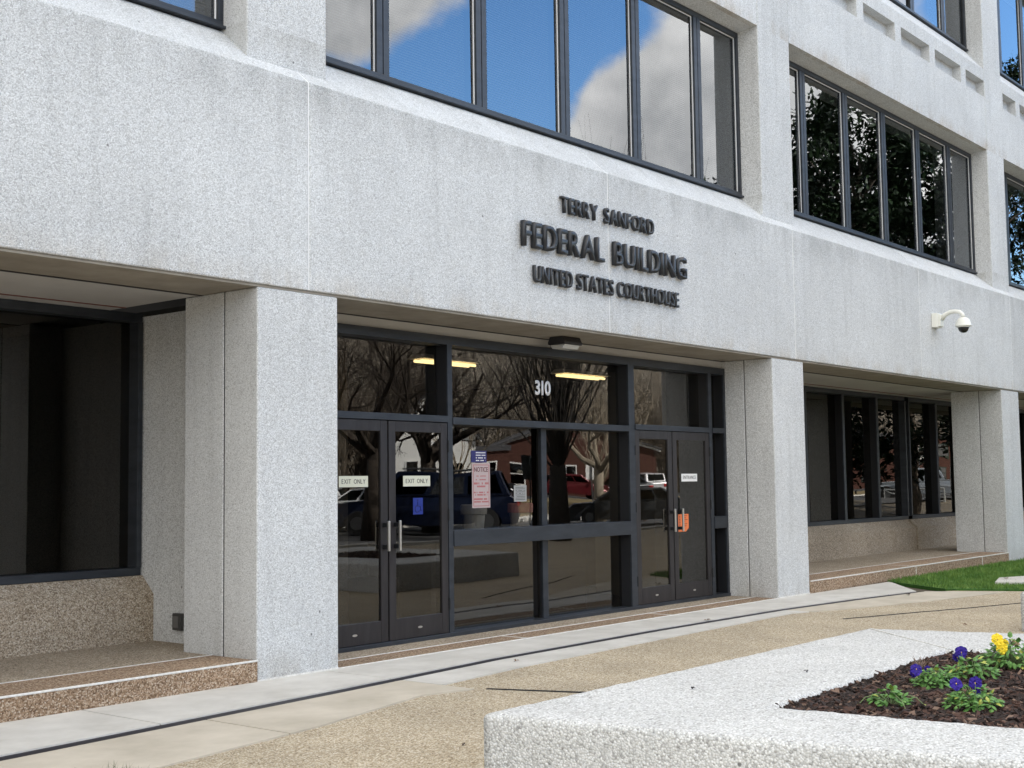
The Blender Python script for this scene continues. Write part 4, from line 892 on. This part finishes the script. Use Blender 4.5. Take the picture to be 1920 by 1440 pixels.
    if kind == 'suv':
        rr = MB()
        for s_ in (-1, 1): rr.tube([(-2.2, s_*yt*.92, 2.03), (.8, s_*yt*.92, 2.06)], .025, 6)
        rr.build('roof_rail', ALLOY, root)
    return root
car('suv', 30.6, -18.6, math.atan2(-.72, -.55), (.006, .010, .028), 'dark blue large sport utility car reflected in the entrance glass', 'car', z=0.0)
car('suv', 21.6, -18.4, math.atan2(-.72, -.5), (.05, .010, .008), 'dark red car reflected at the far left of the entrance', 'car', z=0.0)
car('sedan', 32.5, -22.6, math.atan2(.75, .66), (.75, .76, .76), 'white sedan reflected behind the dark sport utility car', 'car', z=0.15)
car('hatch', 30.5, -25.2, math.atan2(-.77, -.63), (.72, .73, .73), 'white hatchback reflected behind the left door signs', 'car', z=.05)
car('hatch', 69.0, -41, math.atan2(.6, .8), (.10, .010, .014), 'dark red hatchback reflected across the car park', 'car')
car('sedan', 73.0, -40, math.atan2(-.8, .5), (.03, .035, .04), 'black sedan reflected beside the dark red hatchback', 'car')
car('hatch', 60.5, -42, math.atan2(.6, .8), (.02, .02, .025), 'black hatchback reflected left of the dark red one', 'car')
car('hatch', 77.5, -41.5, math.atan2(-.8, .5), (.5, .5, .52), 'silver hatchback reflected beside the black sedan', 'car')
car('sedan', 40.5, -17.5, math.atan2(-.72, -.55), (.05, .055, .06), 'dark grey sedan reflected in the right door', 'car', z=0.0)
car('pickup', 74.6, -17.2, math.atan2(-.9, -.42), (.34, .38, .43), 'silver blue pickup truck reflected in the right ground floor window', 'truck', z=.32)
# cycle rail
q = MB(); x0, y0 = 68.5, -15.9; dx, dy = .42, .9; zz = .25
for k in range(5): q.tube([(x0+dx*1.1*k, y0-dy*1.1*k+2.2, zz), (x0+dx*1.1*k, y0-dy*1.1*k+2.2, zz+.75)], .04, 6)
for h in (.1, .75): q.tube([(x0, y0+2.2, zz+h), (x0+dx*4.4, y0-dy*4.4+2.2, zz+h)], .04, 6)
q.tube([(x0, y0+2.2, zz+.75), (x0+dx*2.2, y0-dy*2.2+2.2, zz+.1), (x0+dx*4.4, y0-dy*4.4+2.2, zz+.75)], .03, 6)
o = q.build('handrail', mat('galvanised', (.6, .62, .62), .35, .6)); tag(o, 'pale metal railing reflected in front of the pickup truck', 'railing')
def post_sign(x, y, w, h, zc, label, m_, pm=ALLOY, rz=.6):
    z = gz(x, y); o = empty('street_sign', (x, y, z), rz); tag(o, label, 'sign'); MB().tube([(0, .03, 0), (0, .03, zc+h/2)], .03, 8).build('post', pm, o); MB().box(-w/2, w/2, -.005, .0, zc-h/2, zc+h/2).build('sign_plate', m_, o); return o
post_sign(76.7, -18.2, 1.5, .95, 2.55, 'plain white sign board reflected in the right ground floor window', WHITEP, rz=.5)
post_sign(37.3, -19.6, .5, .9, 2.15, 'dark backed sign on a post reflected in the wide window', mat('sign_back', (.03, .035, .04), .5), mat('dark_post', (.02, .02, .02), .5))
s_ = post_sign(46.0, -23.0, .45, .6, 2.1, 'small white parking sign reflected in the wide window', WHITEP)
b = MB(); b.box(-.15, .15, -.009, -.006, 2.20, 2.25); b.box(-.12, .1, -.009, -.006, 2.08, 2.14); b.box(-.15, .12, -.009, -.006, 1.94, 2.0); b.build('sign_marks', INK, s_)
# park bench
o = empty('park_bench', (44.2, -20.6, gz(44.2, -20.6)), .65); tag(o, 'dark slatted wooden bench reflected beside the right doors', 'bench'); WD = mat('dark_wood', (.05, .03, .02), .7)
b = MB()
for k in range(9): b.box(-.85+.2*k, -.78+.2*k, -.02, .02, .45, 1.0)
b.box(-.9, .9, -.03, .03, 1.0, 1.07); b.box(-.9, .9, -.03, .03, .40, .45); b.build('backrest', WD, o)
MB().box(-.9, .9, .04, .55, .38, .43).build('seat', WD, o)
for sx in (-.85, .85):
    for sy in (.0, .5): MB().box(sx-.04, sx+.04, sy-.0, sy+.06, 0, .38).build('leg', WD, o)

# ------------------------------------------------------------------ houses beyond the car park
BRICK = mottled('red_brick', (.05, .020, .015), (.10, .042, .030), 20, bump=.3, bscale=30, rough=.9); SIDING = mat('white_siding', (.72, .72, .70), .6); ROOFM = mottled('grey_shingle', (.05, .05, .055), (.09, .09, .095), 10, bump=.3, rough=.9); WIN = glass('house_glass', .25, (.05, .05, .06))
def house(x, y, rz, w, d, h, rh, m_, label, nw, nf, trim=SIDING, gable_front=True):
    o = empty('house', (x, y, gz(x, y)-.1), rz); tag(o, label, 'house')
    pr = [(-w/2, 0), (w/2, 0), (w/2, h), (0, h+rh), (-w/2, h)] if rh else [(-w/2, 0), (w/2, 0), (w/2, h), (-w/2, h)]
    MB().prism(pr, -d/2, d/2, axis='y').build('wall', m_, o)
    if rh:
        t = .12; e = .4
        for s_ in (-1, 1):
            MB().prism([(s_*(w/2+e), h-e*rh/(w/2)+.02), (0, h+rh+.02), (0, h+rh+.02+t), (s_*(w/2+e), h-e*rh/(w/2)+.02+t)], -d/2-e, d/2+e, axis='y').build('roof', ROOFM, o)
        fb = MB()
        for s_ in (-1, 1): fb.prism([(s_*(w/2+e), h-e*rh/(w/2)-.15), (0, h+rh-.15), (0, h+rh+.015), (s_*(w/2+e), h-e*rh/(w/2)+.015)], d/2+.003, d/2+.12, axis='y')
        fb.build('gable_trim', trim, o)
    else: MB().box(-w/2-.15, w/2+.15, -d/2-.15, d/2+.15, h, h+.4).build('roof', ROOFM, o)
    for f in range(nf):
        for k in range(nw):
            cx = -w/2+w*(k+.5)/nw; z0 = .9+2.9*f
            fr = MB(); fr.box(cx-.55, cx+.55, d/2, d/2+.06, z0, z0+1.6); wn = fr.build('window', trim, o)
            pn = MB(); pn.box(cx-.45, cx+.45, d/2+.061, d/2+.07, z0+.1, z0+.76); pn.box(cx-.45, cx+.45, d/2+.061, d/2+.07, z0+.84, z0+1.5); pn.build('pane', WIN, wn)
    return o
AZ = R_(-47)   # faces the courthouse
house(60, -46, R_(40), 5.0, 7, 4.2, 2.4, SIDING, 'white gabled house reflected in the wide window', 2, 1)
house(66.5, -51, R_(40), 9, 8, 3.2, 0, BRICK, 'low brown brick building reflected right of the white house', 3, 1)
house(79, -50, R_(40), 12, 9, 3.6, 2.0, BRICK, 'red brick house reflected in the right doors', 3, 1)
house(150, -56, R_(30), 34, 12, 6, 0, BRICK, 'long red brick building reflected in the right ground floor window', 6, 2, trim=mat('dark_green_trim', (.02, .04, .03), .5))
